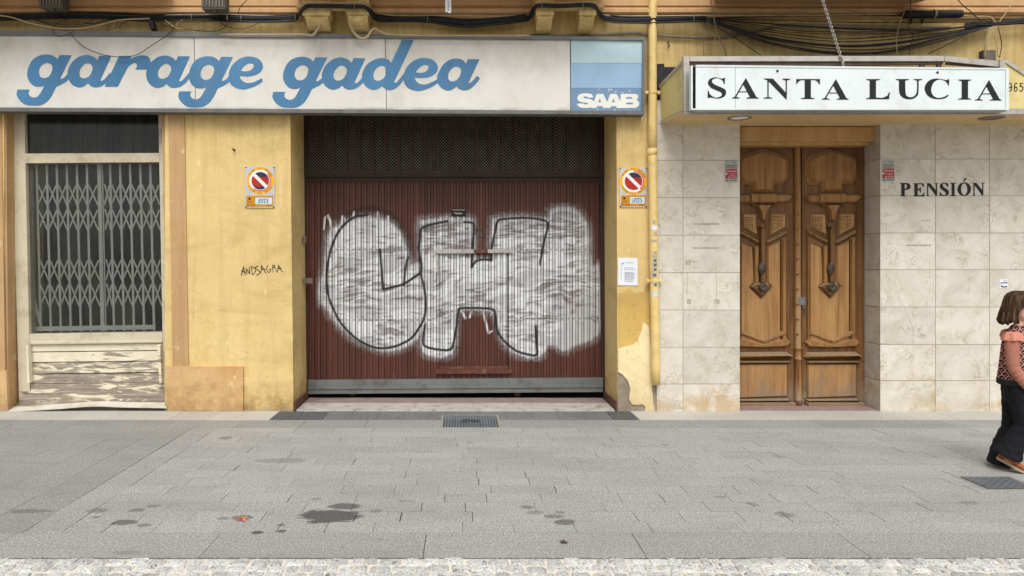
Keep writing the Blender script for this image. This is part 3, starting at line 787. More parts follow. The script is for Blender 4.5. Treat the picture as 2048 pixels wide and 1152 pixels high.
# ---- entrance door
YW = .27
def door_leaf(dx, cut):
    s = lambda pts: [(x+dx, y) for x, y in pts]
    cr = lambda ox, oy, sc, pts: [(ox+x/sc+dx, oy+y/sc) for x, y in pts]
    lf = MB(); lf.prism(s([(1604, 290), (1731, 290), (1732, 812), (1604, 812)]), YW, YW+.05)
    o = obj('door_leaf', lf, M['door_dark'], BLD)
    A = lambda pts: cr(1590, 280, 5.76, pts); B = lambda pts: cr(1590, 440, 6.4, pts); C = lambda pts: cr(1590, 600, 5.007, pts)
    p = Each('moulding', M['door'], o)
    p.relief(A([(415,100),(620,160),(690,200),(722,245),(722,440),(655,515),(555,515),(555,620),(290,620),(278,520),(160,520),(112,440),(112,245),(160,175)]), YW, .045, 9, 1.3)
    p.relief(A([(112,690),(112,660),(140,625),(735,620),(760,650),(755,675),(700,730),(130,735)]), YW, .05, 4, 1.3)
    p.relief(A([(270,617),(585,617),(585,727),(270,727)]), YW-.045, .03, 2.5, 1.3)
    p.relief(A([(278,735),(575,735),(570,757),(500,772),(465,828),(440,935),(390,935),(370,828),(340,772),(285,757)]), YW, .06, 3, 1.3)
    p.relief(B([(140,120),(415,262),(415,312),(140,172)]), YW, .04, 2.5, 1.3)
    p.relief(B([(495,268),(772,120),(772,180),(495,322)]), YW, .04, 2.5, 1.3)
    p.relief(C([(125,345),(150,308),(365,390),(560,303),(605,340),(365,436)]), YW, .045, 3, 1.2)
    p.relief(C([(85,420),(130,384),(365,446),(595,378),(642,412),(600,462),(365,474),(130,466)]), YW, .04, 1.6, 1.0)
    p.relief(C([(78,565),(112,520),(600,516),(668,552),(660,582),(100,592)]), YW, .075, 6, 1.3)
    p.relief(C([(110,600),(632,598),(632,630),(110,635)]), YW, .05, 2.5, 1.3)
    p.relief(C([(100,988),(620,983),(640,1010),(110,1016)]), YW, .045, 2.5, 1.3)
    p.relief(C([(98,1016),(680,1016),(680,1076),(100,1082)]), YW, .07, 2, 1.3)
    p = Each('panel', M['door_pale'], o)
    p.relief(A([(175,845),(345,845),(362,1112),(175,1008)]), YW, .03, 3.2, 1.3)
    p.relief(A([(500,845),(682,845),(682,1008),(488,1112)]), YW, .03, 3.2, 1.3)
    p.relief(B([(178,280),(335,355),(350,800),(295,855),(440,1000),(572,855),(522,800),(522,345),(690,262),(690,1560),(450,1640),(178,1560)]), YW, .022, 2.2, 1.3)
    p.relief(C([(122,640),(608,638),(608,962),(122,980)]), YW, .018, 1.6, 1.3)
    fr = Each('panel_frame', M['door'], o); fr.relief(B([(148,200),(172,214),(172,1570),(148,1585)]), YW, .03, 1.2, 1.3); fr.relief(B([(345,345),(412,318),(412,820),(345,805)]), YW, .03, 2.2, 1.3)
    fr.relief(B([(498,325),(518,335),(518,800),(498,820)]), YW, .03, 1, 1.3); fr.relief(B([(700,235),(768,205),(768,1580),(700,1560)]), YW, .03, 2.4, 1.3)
    gv = lambda pts: [(q[0], q[1]) for q in A(pts)]
    fld = lambda X, Y: funion(*[fline(X, Y, gv(q), .9) for q in (
        [(305,945),(208,945),(208,893),(305,893),(305,925),(228,925),(228,910),(285,910)], [(208,968),(305,968),(305,1032),(208,985),(208,968)], [(235,985),(290,985),(290,1005)],
        [(540,928),(540,880),(642,880),(642,928),(560,928),(560,898),(620,898)], [(540,1030),(540,958),(642,958),(642,985),(540,1030)], [(565,980),(615,975)])])
    obj('carved_fret', field_mesh(fld, 1622+dx, 428, 1706+dx, 464, .5, YW-.0312), M['groove'], o)
    rd_ = Each('centre_rod', M['door_dark'], o); xc = 1661+dx
    rd_.relief([(xc-5.5, 455), (xc+5.5, 455), (xc+5.5, 566), (xc-5.5, 566)], YW, .05, 1.5); rd_.relief(B([(400,80),(450,30),(500,80),(450,135)]), YW-.03, .045, 3)
    rd_.relief(B([(295,855),(360,800),(540,800),(572,855),(440,1000)]), YW-.02, .035, 4)
    es = MB(); c = P(xc+.6, 537, YW-.05)
    n_ = 18; rg = []
    for sc_, dy_ in ((1, 0), (1, -.008), (.7, -.016), (.3, -.022)):
        rg.append([(c[0]+sc_*.036*cos(2*pi*q/n_)*(1+.12*cos(8*pi*q/n_)), c[1]+dy_, c[2]+sc_*.066*sin(2*pi*q/n_)*(1+.06*cos(12*pi*q/n_))) for q in range(n_)])
    es.rings(rg); obj('escutcheon', es, M['iron'], o)
    kb = MB(); c = P(xc+.7, 573.8, YW-.05)
    kb.lathe_y(c, [(.026, 0), (.026, -.006), (.020, -.012), (.03, -.016), (.043, -.022), (.046, -.03), (.04, -.04), (.026, -.044), (.022, -.038), (.008, -.042)], 22)
    obj('knob', kb, M['iron'], o, True)
    return o
L1 = door_leaf(0, 0); L2 = door_leaf(-137.7, 1)
lk = MB(); lk.bpx(1597.5, 595, 1611, 610.5, YW-.058, YW-.03); obj('lock_plate', lk, M['lock'], L1)
kh = MB(); kh.bpx(1606.5, 617, 1610, 633, YW-.004, YW+.01); obj('keyhole', kh, M['iron'], L1)
po = MB(); c0 = P(1596, 808, YW-.02); c1 = P(1594, 290, YW-.02)
n_ = 12; rg = []; hts = [290, 294, 694, 695, 697, 698, 716, 717, 719, 720, 798, 799, 801, 802, 812]
rr_ = [.034, .034, .034, .041, .041, .034, .034, .041, .041, .034, .036, .042, .042, .038, .038]
for hh, r_ in zip(hts, rr_):
    c = P(1594.5+2*(hh-290)/520, hh, YW-.02); rg.append([(c[0]+r_*cos(2*pi*q/n_), c[1]+r_*sin(2*pi*q/n_), c[2]) for q in range(n_)])
po.rings(rg[::-1])
for k in range(11):
    y_ = 397+k*30; c = P(1595+.3*(k % 2), y_, YW-.054); po.lathe_y(c, [(.016, 0), (.014, -.007), (.006, -.012)], 8)
obj('door_post', po, M['door'], BLD, True)
dk = MB(); dk.prism([(1465, 285), (1745, 285), (1745, 830), (1465, 830)], YW+.056, YW+.1); obj('door_backing', dk, M['dark'], BLD)
df = MB(); df.prism([(1731.5, 290), (1738, 290), (1738, 826), (1731.5, 826)], YW-.01, YW+.05); obj('door_jamb', df, M['door_dark'], BLD)
stp = MB(); a = P(1470, 826, YM)[0]; b_ = P(1765, 826, YM)[0]; stp.box(a, xr-.002, .0, .4, -.02, .012); obj('step', stp, M['pale_strip'] if False else M['purple'], ft)
# ---- shop window
YS = .16
def Q(u, v):                                        # window-local to picture coordinates
    tl, tr, br, bl = (48, 228), (316, 228), (325, 662), (58, 665)
    x = (1-v)*((1-u)*tl[0]+u*tr[0])+v*((1-u)*bl[0]+u*br[0]); y = (1-v)*((1-u)*tl[1]+u*tr[1])+v*((1-u)*bl[1]+u*br[1])
    return x, y
fm = MB()
fm.prism([(26, 196), (48, 196), (58, 665), (60, 800), (38, 800), (30, 500)], YS, .3, peel=.2)
fm.prism([(316, 196), (327, 196), (338, 800), (328, 800), (325, 662)], YS, .3, peel=.2)
fm.prism([(48.5, 307), (317.5, 306), (318, 324), (49.5, 326)], YS-.002, .3, peel=.2)
fm.prism([(58.5, 668), (324.5, 664), (325, 685), (59, 689)], YS-.008, .3, peel=.4)
fm.relief([(59, 683), (325, 680), (325, 686), (59, 690)], YS-.008, .012, 1.5, peel=.35)
WIN = obj('shop_window', fm, M['cream'], BLD)
tr_ = MB(); tr_.prism([(48, 196), (316, 196), (317.5, 306), (49, 307)], YS+.05, .27); obj('transom_pane', tr_, M['transom'], WIN)
ps = MB(); ps.add([P(*Q(0, .22), YS+.05), P(*Q(0, 1), YS+.05), P(*Q(1, 1), YS+.05), P(*Q(1, .22), YS+.05)], [(0, 1, 2, 3)]); obj('pane', ps, M['glass'], WIN)
gt = MB(); YG = .3
bars = [71.7, 91.9, 112, 132, 152.3, 172.4, 219, 239, 259, 279.4, 299.5]
def bar(xa, ya, xb, yb, wd, y0=YG, th=.012):        # flat bar between two window points
    a, b = np.array(P(xa, ya, y0)), np.array(P(xb, yb, y0)); t = b-a; t /= np.linalg.norm(t); n = np.array([-t[2], 0, t[0]])*wd/2
    v = [a-n, a+n, b+n, b-n]; v = [tuple(q) for q in v]+[(q[0], q[1]+th, q[2]) for q in v]
    gt.add(v, [(0,1,2,3),(0,4,5,1),(1,5,6,2),(2,6,7,3),(3,7,4,0)])
ux = lambda x: (x-48)/268.0*1.0
def wx(x, y): return Q((x-49)/268.5, (y-228)/435.0)
for x in bars: bar(*wx(x, 322), *wx(x+1, 662), .024)
bar(*wx(197, 318), *wx(197, 662), .042, YG-.005); bar(*wx(203.5, 318), *wx(203.5, 662), .012, YG-.004); bar(*wx(303, 655), *wx(46, 656), .05, YG-.006)
bar(*wx(52, 560), *wx(75, 660), .03, YG-.004)
allb = [52]+bars[:6]+[194, 205]+bars[6:]+[318]
for (ya, yb) in ((368, 410), (418, 460), (518, 560), (567, 612)):
    for a, b in zip(allb[:-1], allb[1:]):
        if b-a < 14 or a < 60: continue
        bar(*wx(a+2, ya), *wx(b-1, yb), .016, YG+.004, .004); bar(*wx(b-2, ya+2), *wx(a+1, yb), .016, YG+.009, .004)
obj('folding_gate', gt, M['gate'], WIN)
kp = Each('kick_board', M['peel'], WIN); ed = [689, 704, 725, 748, 768]           # boards, each with its own wear
for j in range(4):
    pv_ = [.36, .40, .49, .57][j]
    kp.prism([(59, ed[j]+1.2), (325, ed[j]-2.2), (326, ed[j+1]-4.2), (60, ed[j+1]-.8)], YS+.012+.003*(j % 2), .3, peel=pv_)
kp.prism([(59, 690), (63, 690), (66, 764), (61, 764)], YS+.004, .1, peel=.34); kp.prism([(319, 688), (325, 688), (328, 764), (323, 764)], YS+.004, .1, peel=.42)
kp.prism([(40, 783), (333, 776), (334, 793), (39, 800)], YS-.004, .3, peel=.56); kp.prism([(62, 768.5), (327, 764.5), (332, 775.5), (62, 782)], YS+.008, .3, peel=.54)
kp.prism([(38, 800.6), (334, 793.5), (335, 806), (38, 812)], YS-.012, .3, peel=.56)
sl_ = MB(); xs = [14, 60, 120, 170, 200, 250, 333]; zf = [822, 819.5, 816, 811.5, 811, 813, 814.5]; zb = [812, 811, 808, 804.5, 803, 805, 805.5]
fr = [P(x, y, -.03) for x, y in zip(xs, zf)]; bk = [P(x*.985+12, y-1, .14) for x, y in zip(xs, zb)]
v = fr+bk+[(p[0], p[1]+.002, p[2]-.012) for p in fr]; n_ = len(xs)
sl_.add(v, [(i, i+1, n_+i+1, n_+i) for i in range(n_-1)]+[(2*n_+i, 2*n_+i+1, i+1, i) for i in range(n_-1)])
obj('sill', sl_, M['steel_sill'], WIN)
sb = MB(); sb.prism([(10, 812), (336, 810), (338, 826), (10, 826)], .1, .3); obj('base_block', sb, M['mortar'], WIN)
# ---- garage door
YG2 = .69
gx0, gx1, gy0, gy1, PER = 612.0, 1207.0, 363.0, 760.0, 11.6
prof_t = [0, .12, .24, .36, .46, .56, .66, .78, .9]; prof_d = [0, 0, 0, 0, 1, 1, 1, 1, 1]
prof_d = [0, 0, 0, 0, 1, 1, 1, 1, 1]; prof_t = [0, .14, .28, .42, .50, .62, .74, .86, .92]
def cor_cols():
    o = []; n_ = int((gx1-gx0)/PER)+1
    for k in range(n_):
        for t, d_ in zip(prof_t, prof_d):
            x = gx0+(k+t)*PER
            if x <= gx1: o.append((x, d_))
    return o
cc = cor_cols(); DEP = .016
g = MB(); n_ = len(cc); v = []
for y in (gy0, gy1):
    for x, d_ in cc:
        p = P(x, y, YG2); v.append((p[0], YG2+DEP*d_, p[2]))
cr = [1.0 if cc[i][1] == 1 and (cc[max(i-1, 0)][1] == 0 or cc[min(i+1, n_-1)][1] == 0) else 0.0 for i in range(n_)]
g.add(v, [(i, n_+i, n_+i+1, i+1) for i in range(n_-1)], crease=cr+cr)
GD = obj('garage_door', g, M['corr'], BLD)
# sprayed lettering, following the ribs 1 mm in front of the steel
I_ = lambda pts: [(620+x/3.49, 390+y/3.49) for x, y in pts]
J_ = lambda pts: [(900+x/3.49, 390+y/3.49) for x, y in pts]
sm = lambda pts: [tuple(q) for q in smooth3([(a, b, 0) for a, b in pts], 5)]
sm2 = lambda pts: [(q[0], q[1]) for q in sm(pts)]
BLK = [sm2(I_([(395,140),(320,150),(240,205),(180,290),(135,420),(115,560),(125,690),(165,800),(220,900),(320,1000),(420,1055),(500,1070),(600,1055),(700,1005),(760,930),(795,860),(808,770),(795,640),(772,550)])),
       sm2(I_([(772,550),(775,480),(760,380),(768,290),(778,235),(850,205),(960,182)])),
       I_([(488,380),(500,520),(510,660)]), sm2(I_([(510,660),(580,642),(655,620),(770,545)])), sm2(I_([(655,632),(665,520),(684,435)])),
       sm2(I_([(803,905),(790,1000),(802,1055),(900,1080),(975,1080),(1000,1040),(1025,900),(1037,805),(1060,790),(1090,790)])),
       sm2(J_([(100,190),(140,192),(166,212),(158,350),(150,505)])), sm2(J_([(150,505),(180,465),(230,450),(288,456)])), sm2(J_([(288,456),(290,380),(310,280),(332,185),(375,168),(500,160),(600,165),(677,188),(682,230),(660,310),(628,482)])),
       sm2(J_([(58,800),(80,790),(200,789),(295,798),(315,830),(325,930),(370,1010),(450,1080),(530,1110),(604,1116),(606,1050),(600,918)])),
       sm2(J_([(175,240),(205,240),(238,270),(228,302),(170,265)]))]
BW = [4.5]*len(BLK); BW[2] = 4.6; BW[3] = 4.8; BW[10] = 2.4
WHT = [[(652,500),(656,470),(670,452),(700,440),(735,434),(775,441),(803,470),(817,510),(819,530),(838,525),(852,560),(856,620),(846,662),(822,687),(780,702),(740,694),(705,677),(668,642),(650,612),(638,602),(640,562),(646,545)],
       [(838,447),(848,440),(880,437),(925,434),(946,440),(950,500),(950,522),(962,518),(984,518),(980,480),(986,436),(1040,432),(1092,436),(1100,420),(1130,413),(1160,424),(1178,460),(1184,530),(1202,533),(1206,640),(1190,676),(1150,692),(1130,702),(1098,690),(1080,714),(1035,710),(1006,684),(990,625),(920,622),(912,670),(905,705),(880,714),(846,702),(843,640),(852,580),(842,520)]]
WLN = [(I_([(95,240),(105,160),(125,140),(150,190)]), 3), (I_([(125,150),(160,250),(175,290)]), 3.4), (I_([(175,290),(140,420),(110,560)]), 3), (I_([(215,230),(228,150),(250,180)]), 4), (I_([(300,150),(310,120)]), 5), (I_([(410,150),(412,200)]), 5), (I_([(475,120),(478,170)]), 4), (I_([(545,150),(545,190)]), 4),
       (J_([(230,815),(270,965),(292,950)]), 3.2), (J_([(150,815),(138,855)]), 3), (J_([(85,815),(108,860)]), 4), (J_([(292,815),(288,840)]), 3)]
cols = [(x, d_) for x, d_ in cc if 630 < x < 1207]; ys = np.arange(405, 725, 1.5)
xs = np.array([c[0] for c in cols]); ds = np.array([c[1] for c in cols]); X, Yy = np.meshgrid(xs, ys)
sdw = np.maximum(fpoly(X, Yy, [(x, y) for x, y in spl(WHT[0], 4)]), fpoly(X, Yy, [(x, y) for x, y in spl([(a, b, 1) if 940 < a < 1000 else (a, b) for a, b in WHT[1]], 4)]))
wl = np.full(X.shape, -99.0)
for pts, wd in WLN: wl = np.maximum(wl, fline(X, Yy, pts, wd))
wob = 14*(vnoise(X/48, Yy/26, 5)-.5)+4*(vnoise(X/15, Yy/12, 6)-.5)+.10*(X-900)*np.sin(Yy/70)
sN = .34*vnoise(X/26+3, (Yy+wob)/7.5, 1)+.36*vnoise(X/20, (Yy+wob)/3.4, 2)+.30*vnoise(X/11, (Yy+wob)/1.9, 4)
blot = vnoise(X/60, Yy/45, 8)
pas = vnoise(X/46, (Yy+wob*1.4)/14, 21)+.5*vnoise(X/18, (Yy+wob)/2.6, 22)
dens = (1-.58*sstep(.47, .72, sN+.34*(blot-.5)))*(1-.28*sstep(.62, .95, pas))
dens *= 1-.55*sstep(446, 424, Yy)*((X > 1095) | (X < 815))
dens = np.where(sdw < 9, np.maximum(dens, .72), dens)
aw = sstep(-7, 5, sdw+3*(vnoise(X/9, Yy/9, 11)-.5))*dens
aw = np.maximum(aw, .9*sstep(-1.5, 1.0, wl))
halo = .28*sstep(-16, 0, sdw); aw = np.maximum(aw, halo*sstep(.3, .7, vnoise(X/4, Yy/4, 12)+.2))
groove = np.where(ds > .5, .86, 1.0); e_ = np.zeros(len(ds), bool); e_[1:] |= ds[1:] != ds[:-1]; e_[:-1] |= ds[1:] != ds[:-1]; groove = np.where((ds > .5) & e_, .25, groove)
aw *= groove*.94
bk = np.full(X.shape, -99.0)
for pts, wd in zip(BLK, BW): bk = np.maximum(bk, fline(X, Yy, pts, wd))
ab = sstep(-1.3, .7, bk); soft = .33*sstep(-8, 0, bk)*sstep(.5, .75, vnoise(X/30, Yy/30, 14))
ab = np.maximum(ab, soft)
shade = .6*sstep(-9, -1, -np.abs(np.hypot((X-738)/82, (Yy-505)/88)-1)*80)*(Yy < 520)*(X > 690)
ab = np.maximum(ab, .5*shade)
cov = np.maximum(aw, ab); ink = np.where(cov > .01, ab/np.maximum(np.maximum(aw, ab), 1e-3), 0)
ink = np.clip(ab/(ab+aw*(1-ab)+1e-4), 0, 1); cov = ab+aw*(1-ab)
# the steep flanks of the ribs catch no paint
flank = np.zeros(n_ if False else len(cols), bool)
gr = MB(); nj, ni = X.shape; idx = -np.ones(X.shape, int); keep = np.zeros((nj-1, ni-1), bool)
for i in range(ni-1): keep[:, i] = (np.maximum.reduce([cov[:-1, i], cov[1:, i], cov[:-1, i+1], cov[1:, i+1]]) > .025) & (ds[i] == ds[i+1])
used = np.zeros(X.shape, bool)
used[:-1, :-1] |= keep; used[1:, :-1] |= keep; used[:-1, 1:] |= keep; used[1:, 1:] |= keep
jj, ii = np.nonzero(used); idx[jj, ii] = np.arange(len(jj)); k_ = (D+YG2)/F
vv = [((X[j, i]-VX)*k_, YG2+DEP*ds[i]-.0012, H+(VY-Yy[j, i])*k_) for j, i in zip(jj, ii)]
ff = [(idx[j+1, i], idx[j+1, i+1], idx[j, i+1], idx[j, i]) for j, i in zip(*np.nonzero(keep))]
gr.add(vv, ff, cover=list(cov[jj, ii]), ink=list(ink[jj, ii]))
o = obj('graffiti', gr, M['spray'], GD); o['label'] = 'white bubble-letter graffiti with thin black outlines sprayed across the brown ribs'
# frame members of the door
hd = Each('door_frame', M['dark_brown'], GD); hd.prism([(604, 347), (1212, 347), (1212, 354), (604, 354)], YG2-.03, .75); hd.prism([(606, 355), (1212, 355), (1212, 365), (606, 365)], YG2-.005, .75)
hd.prism([(603, 196), (611, 196), (612, 348), (604, 348)], YG2-.02, .75); hd.prism([(1199, 196), (1210, 196), (1210, 348), (1199, 348)], YG2-.02, .75)
hd.prism([(603, 355), (612, 355), (617, 790), (608, 790)], YG2-.012, .75); hd.prism([(1199, 365), (1210, 365), (1210, 780), (1203, 780)], YG2-.012, .75)
vs_ = MB(); x = 611.0; k = 0
vs_.bpx(611, 341, 1200, 348, YG2-.012, YG2+.03)
while x < 1203:
    vs_.bpx(x, 196, x+(6 if k else 2), 341, YG2-.006, YG2+.02); x += 26.1; k += 1
obj('vent_slats', vs_, M['slat'], GD)
wr = MB(); s_ = 5.6; a0, a1, b0, b1 = 611.0, 1200.0, 210.0, 342.0
def wire(xa, ya, xb, yb, yd):
    a, b = P(xa, ya, yd), P(xb, yb, yd); L = math.hypot(b[0]-a[0], b[2]-a[2])
    if L < .01: return
    nx, nz = -(b[2]-a[2])/L*.0015, (b[0]-a[0])/L*.0015
    v = [(a[0]-nx, yd, a[2]-nz), (a[0]+nx, yd, a[2]+nz), (b[0]+nx, yd, b[2]+nz), (b[0]-nx, yd, b[2]-nz)]
    v += [(q[0], q[1]+.003, q[2]) for q in v]
    wr.add(v, [(0,1,2,3),(0,4,5,1),(2,6,7,3)])
hgt = b1-b0; x = a0-hgt
while x < a1:
    xa, ya, xb, yb = x, b0, x+hgt, b1
    if xa < a0: ya += a0-xa; xa = a0
    if xb > a1: yb -= xb-a1; xb = a1
    wire(xa, ya, xb, yb, YG2+.024)
    xa, ya, xb, yb = x, b1, x+hgt, b0
    if xa < a0: ya -= a0-xa; xa = a0
    if xb > a1: yb += xb-a1; xb = a1
    wire(xa, ya, xb, yb, YG2+.028); x += s_*1.13
obj('vent_mesh', wr, M['wire'], GD)
br = Each('foot_rail', M['rail_grey'], GD); br.prism([(616, 760), (1206, 755), (1206, 767), (616, 771)], YG2-.014, YG2+.05); br.prism([(616, 771.5), (1206, 767.5), (1206, 775), (616, 779)], YG2-.03, YG2+.05)
br.prism([(616, 779.5), (1206, 775.5), (1206, 784), (616, 788)], YG2-.018, YG2+.05)
wh = Each('roller_wheel', M['dark_brown'], GD)
for x in (704, 1035): c = P(x, 786, YG2-.002); wh.lathe_y(c, [(.042, .03), (.042, .02), (.02, .016)], 18)
wf = Each('wicket_rail', M['brown_bar'], GD); wf.prism([(872, 739), (1024, 738), (1024, 747), (872, 748)], YG2-.034, YG2+.01); wf.prism([(948, 499), (975, 498.7), (975, 506), (948, 506.5)], YG2-.03, YG2+.01)
wf = Each('wicket_top_bar', M['bar_white'], GD); wf.prism([(870, 498.5), (947.6, 498.5), (947.6, 506.5), (870, 507)], YG2-.03, YG2+.01); wf.prism([(975.4, 498.4), (1024, 498), (1024, 505.5), (975.4, 506)], YG2-.03, YG2+.01)
wf.prism([(872, 507.5), (876.5, 507.5), (876.5, 545), (872, 545)], YG2-.012, YG2+.01)
wf = MB(); wf.prism([(881, 733), (1016, 732), (1016, 738), (881, 739)], YG2-.02, YG2+.01); obj('wicket_sill', wf, M['brown_bar'], GD)
wf = Each('wicket_gap', M['dark'], GD); wf.bpx(879.5, 508, 880.6, 732, YG2-.003, YG2+.01); wf.bpx(1015, 508, 1016, 732, YG2-.003, YG2+.01)
rv = Each('rivet', M['iron'], GD)
for yy, xa_, xb_ in ((499, 618, 870), (499, 1030, 1200), (640, 618, 865), (637, 1030, 1200), (623, 885, 1012)):
    x = xa_
    while x < xb_:
        kx = gx0+(math.floor((x-gx0)/PER)+.21)*PER; c = P(kx, yy, YG2-.0015); rv.lathe_y(c, [(.0085, 0), (.007, -.004), (.003, -.005)], 8); x += PER
mp = MB(); mp.bpx(903, 417, 932, 433, YG2-.006, YG2+.001); o = obj('maker_plate', mp, M['manhole_dark'], GD)
mp = MB(); mp.bpx(905, 419, 930, 420.6, YG2-.0075, YG2-.005); mp.bpx(908, 424.5, 911, 426.6, YG2-.0075, YG2-.005); mp.bpx(911, 425.5, 924, 428.4, YG2-.0075, YG2-.005)
obj('plate_print', mp, M['wire'], o)
lt_ = MB(); lt_.bpx(608, 556, 625, 567, .52, .53); lt_.bpx(606, 558, 612, 566, .5, .6); obj('latch', lt_, M['alu_dark'], GD)
lt_ = MB(); lt_.bpx(606, 472, 611, 487, .5, .6); obj('latch', lt_, M['alu_dark'], GD)
# ================================================================== garage sign
SG = thing('shop_sign', 'long white garage sign with blue script lettering and a blue panel at its right end', 'sign', P(650, 228, -.1))
fr = Each('sign_frame', M['signgrey'], SG)
fr.prism([(-400, 56), (1291, 74), (1291, 80.5), (-400, 67)], -.14, 0); fr.prism([(-400, 213), (1289, 221.5), (1289, 229), (-400, 220.5)], -.14, 0)
fr.prism([(1285, 80.6), (1291, 80.6), (1289, 221.4), (1284, 221.4)], -.14, 0)
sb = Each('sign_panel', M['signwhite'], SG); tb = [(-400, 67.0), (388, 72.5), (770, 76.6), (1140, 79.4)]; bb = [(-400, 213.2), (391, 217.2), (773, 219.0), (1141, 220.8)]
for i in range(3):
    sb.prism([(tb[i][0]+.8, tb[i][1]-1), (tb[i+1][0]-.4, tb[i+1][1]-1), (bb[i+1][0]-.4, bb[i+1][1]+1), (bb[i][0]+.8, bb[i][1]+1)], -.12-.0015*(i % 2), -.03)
sb = Each('panel_seam', M['dark'], SG)
for i in range(1, 4): sb.prism([(tb[i][0]-1.2, tb[i][1]-1), (tb[i][0]+1.2, tb[i][1]-1), (bb[i][0]+1.2, bb[i][1]+1), (bb[i][0]-1.2, bb[i][1]+1)], -.117, -.02)
for nm, y0, y1, m_ in (('b1', 79, 126, 'b1'), ('b2', 126.2, 176, 'b2'), ('b3', 176.2, 222.5, 'b3')):
    q = MB(); q.prism([(1141.5, y0), (1285.5, y0+.3), (1285, y1), (1141.8, y1-.2)], -.1205, -.03); obj('colour_panel', q, M[m_], SG)
A_ = lambda pts: [((20+p[0]/7.2), 80+p[1]/7.2)+tuple(p[2:]) for p in pts]
B_ = lambda pts: [((280+p[0]/7.2), 80+p[1]/7.2)+tuple(p[2:]) for p in pts]
C_ = lambda pts: [((700+p[0]/7.2), 70+p[1]/7.2)+tuple(p[2:]) for p in pts]
def glyph(outer, *holes):
    return [spl(outer, 5)], [spl(h, 5) for h in holes]
gl_g = glyph(A_([(515,207),(600,218),(655,250),(680,278,1),(715,215,1),(885,218,1),(722,552,1),(735,562),(780,540),(832,488,1),(850,530,1),(835,572,1),(790,610),(735,640),(665,672,1),(600,800),(540,880),(450,935),(330,945),(220,930),(140,870),(95,790),(108,713,1),(282,713,1),(265,775),(300,815),(350,828),(400,810),(440,760),(495,656,1),(430,673),(350,663),(280,600),(245,500),(270,380),(330,280),(420,225)]),
             A_([(540,330),(600,360),(610,410),(590,480),(550,530),(490,548),(440,530),(415,470),(430,400),(475,350)]))
gl_a = glyph(B_([(365,222),(440,240),(495,275),(517,300,1),(548,232,1),(718,235,1),(560,588,1),(585,595),(630,560),(702,475,1),(720,510,1),(690,575),(640,630),(570,675),(490,690),(430,675),(380,628,1),(330,670),(250,690),(170,660),(110,590),(88,490),(105,410),(150,330),(230,260),(300,232)]),
             B_([(375,340),(430,365),(450,410),(435,470),(395,530),(330,558),(275,540),(258,480),(275,420),(320,365)]))
gl_e = glyph(B_([(1580,237),(1690,262),(1755,325),(1770,390),(1740,455),(1660,505),(1560,525),(1435,518,1),(1450,560),(1500,605),(1570,620),(1650,600),(1755,548,1),(1768,600,1),(1680,655),(1580,695),(1480,713),(1380,690),(1310,640),(1280,570),(1275,520),(1290,440),(1330,360),(1410,285),(1490,248)]),
             B_([(1455,445,1),(1480,400),(1540,350),(1600,337),(1635,355),(1630,395),(1590,435),(1530,452)]))
gl_r = glyph(A_([(1570,228,1),(1755,228,1),(1735,270,1),(1800,240),(1872,222),(1952,225),(2002,250),(2027,325,1),(2000,425,1),(1805,425,1),(1830,370),(1810,335),(1770,335),(1700,390),(1650,480),(1550,672,1),(1365,672,1)]))
gl_d = glyph(C_([(470,332),(545,350),(595,398,1),(748,70,1),(918,70,1),(632,683,1),(660,688),(700,650),(770,558,1),(800,600,1),(745,682),(690,745),(620,785),(560,793),(500,770),(460,738,1),(410,775),(330,793),(250,760),(190,690),(170,600),(190,510),(250,420),(340,360),(410,336)]),
             C_([(470,447),(515,475),(522,530),(500,600),(460,640),(400,658),(350,635),(338,570),(360,510),(410,460)]))
gl_z = glyph(C_([(1530,338),(1600,350),(1640,375),(1670,412,1),(1695,348,1),(1865,348,1),(1705,690,1),(1725,690),(1780,645),(1832,585,1),(1870,625,1),(1800,715),(1720,780),(1640,797),(1570,775),(1535,738,1),(1480,780),(1410,800),(1330,770),(1270,700),(1255,600),(1290,510),(1350,420),(1440,355)]),
             C_([(1540,452),(1590,480),(1598,530),(1575,600),(1530,650),(1470,668),(1425,645),(1412,590),(1430,530),(1480,470)]))
def fglyphs(lst):
    def fn(X, Y):
        o = np.full(X.shape, -99.0)
        for (outs, holes), dx, dy in lst:
            xs_ = [p[0] for p in outs[0]]; sel = (X > min(xs_)+dx-3) & (X < max(xs_)+dx+3)
            x, y = X[sel]-dx, Y[sel]-dy
            d = fpoly(x, y, outs[0])
            for h in holes: d = np.minimum(d, -fpoly(x, y, h))
            o[sel] = np.maximum(o[sel], d)
        return o
    return fn
YL = -.1235
word1 = [(gl_g, 0, 0), (gl_a, -157.2, -1.1), (gl_r, 0, 0), (gl_a, 0, 0), (gl_g, 323.4, 3.6), (gl_e, 0, 0)]
obj('lettering', field_mesh(fglyphs(word1), 28, 100, 530, 218, .8, YL), M['blue'], SG)
word2 = [(gl_g, 511.7, 4.6), (gl_a, 351.3, 3.8), (gl_d, 0, 0), (gl_e, 349.9, 2.9), (gl_z, 0, 0)]
obj('lettering', field_mesh(fglyphs(word2), 540, 76, 964, 220, .8, YL), M['blue'], SG)
S_ = lambda pts: [(1140+p[0]/12.8, 170+p[1]/12.8)+tuple(p[2:]) for p in pts]
sS = spl(S_([(600,322,1),(450,322,1),(440,300),(400,292),(350,300),(345,325),(400,345),(520,365),(600,410),(625,480),(590,545),(520,578),(420,588),(280,575),(200,530),(175,478,1),(345,474,1),(370,495),(430,498),(462,480),(450,458),(380,450),(250,425),(200,380),(190,320),(230,250),(330,215),(460,215),(560,245)]))
sA = S_([(685,228),(850,228),(1030,588),(850,588),(830,540),(700,540),(680,588),(548,588)]); sH = S_([(762,335),(802,445),(722,445)])
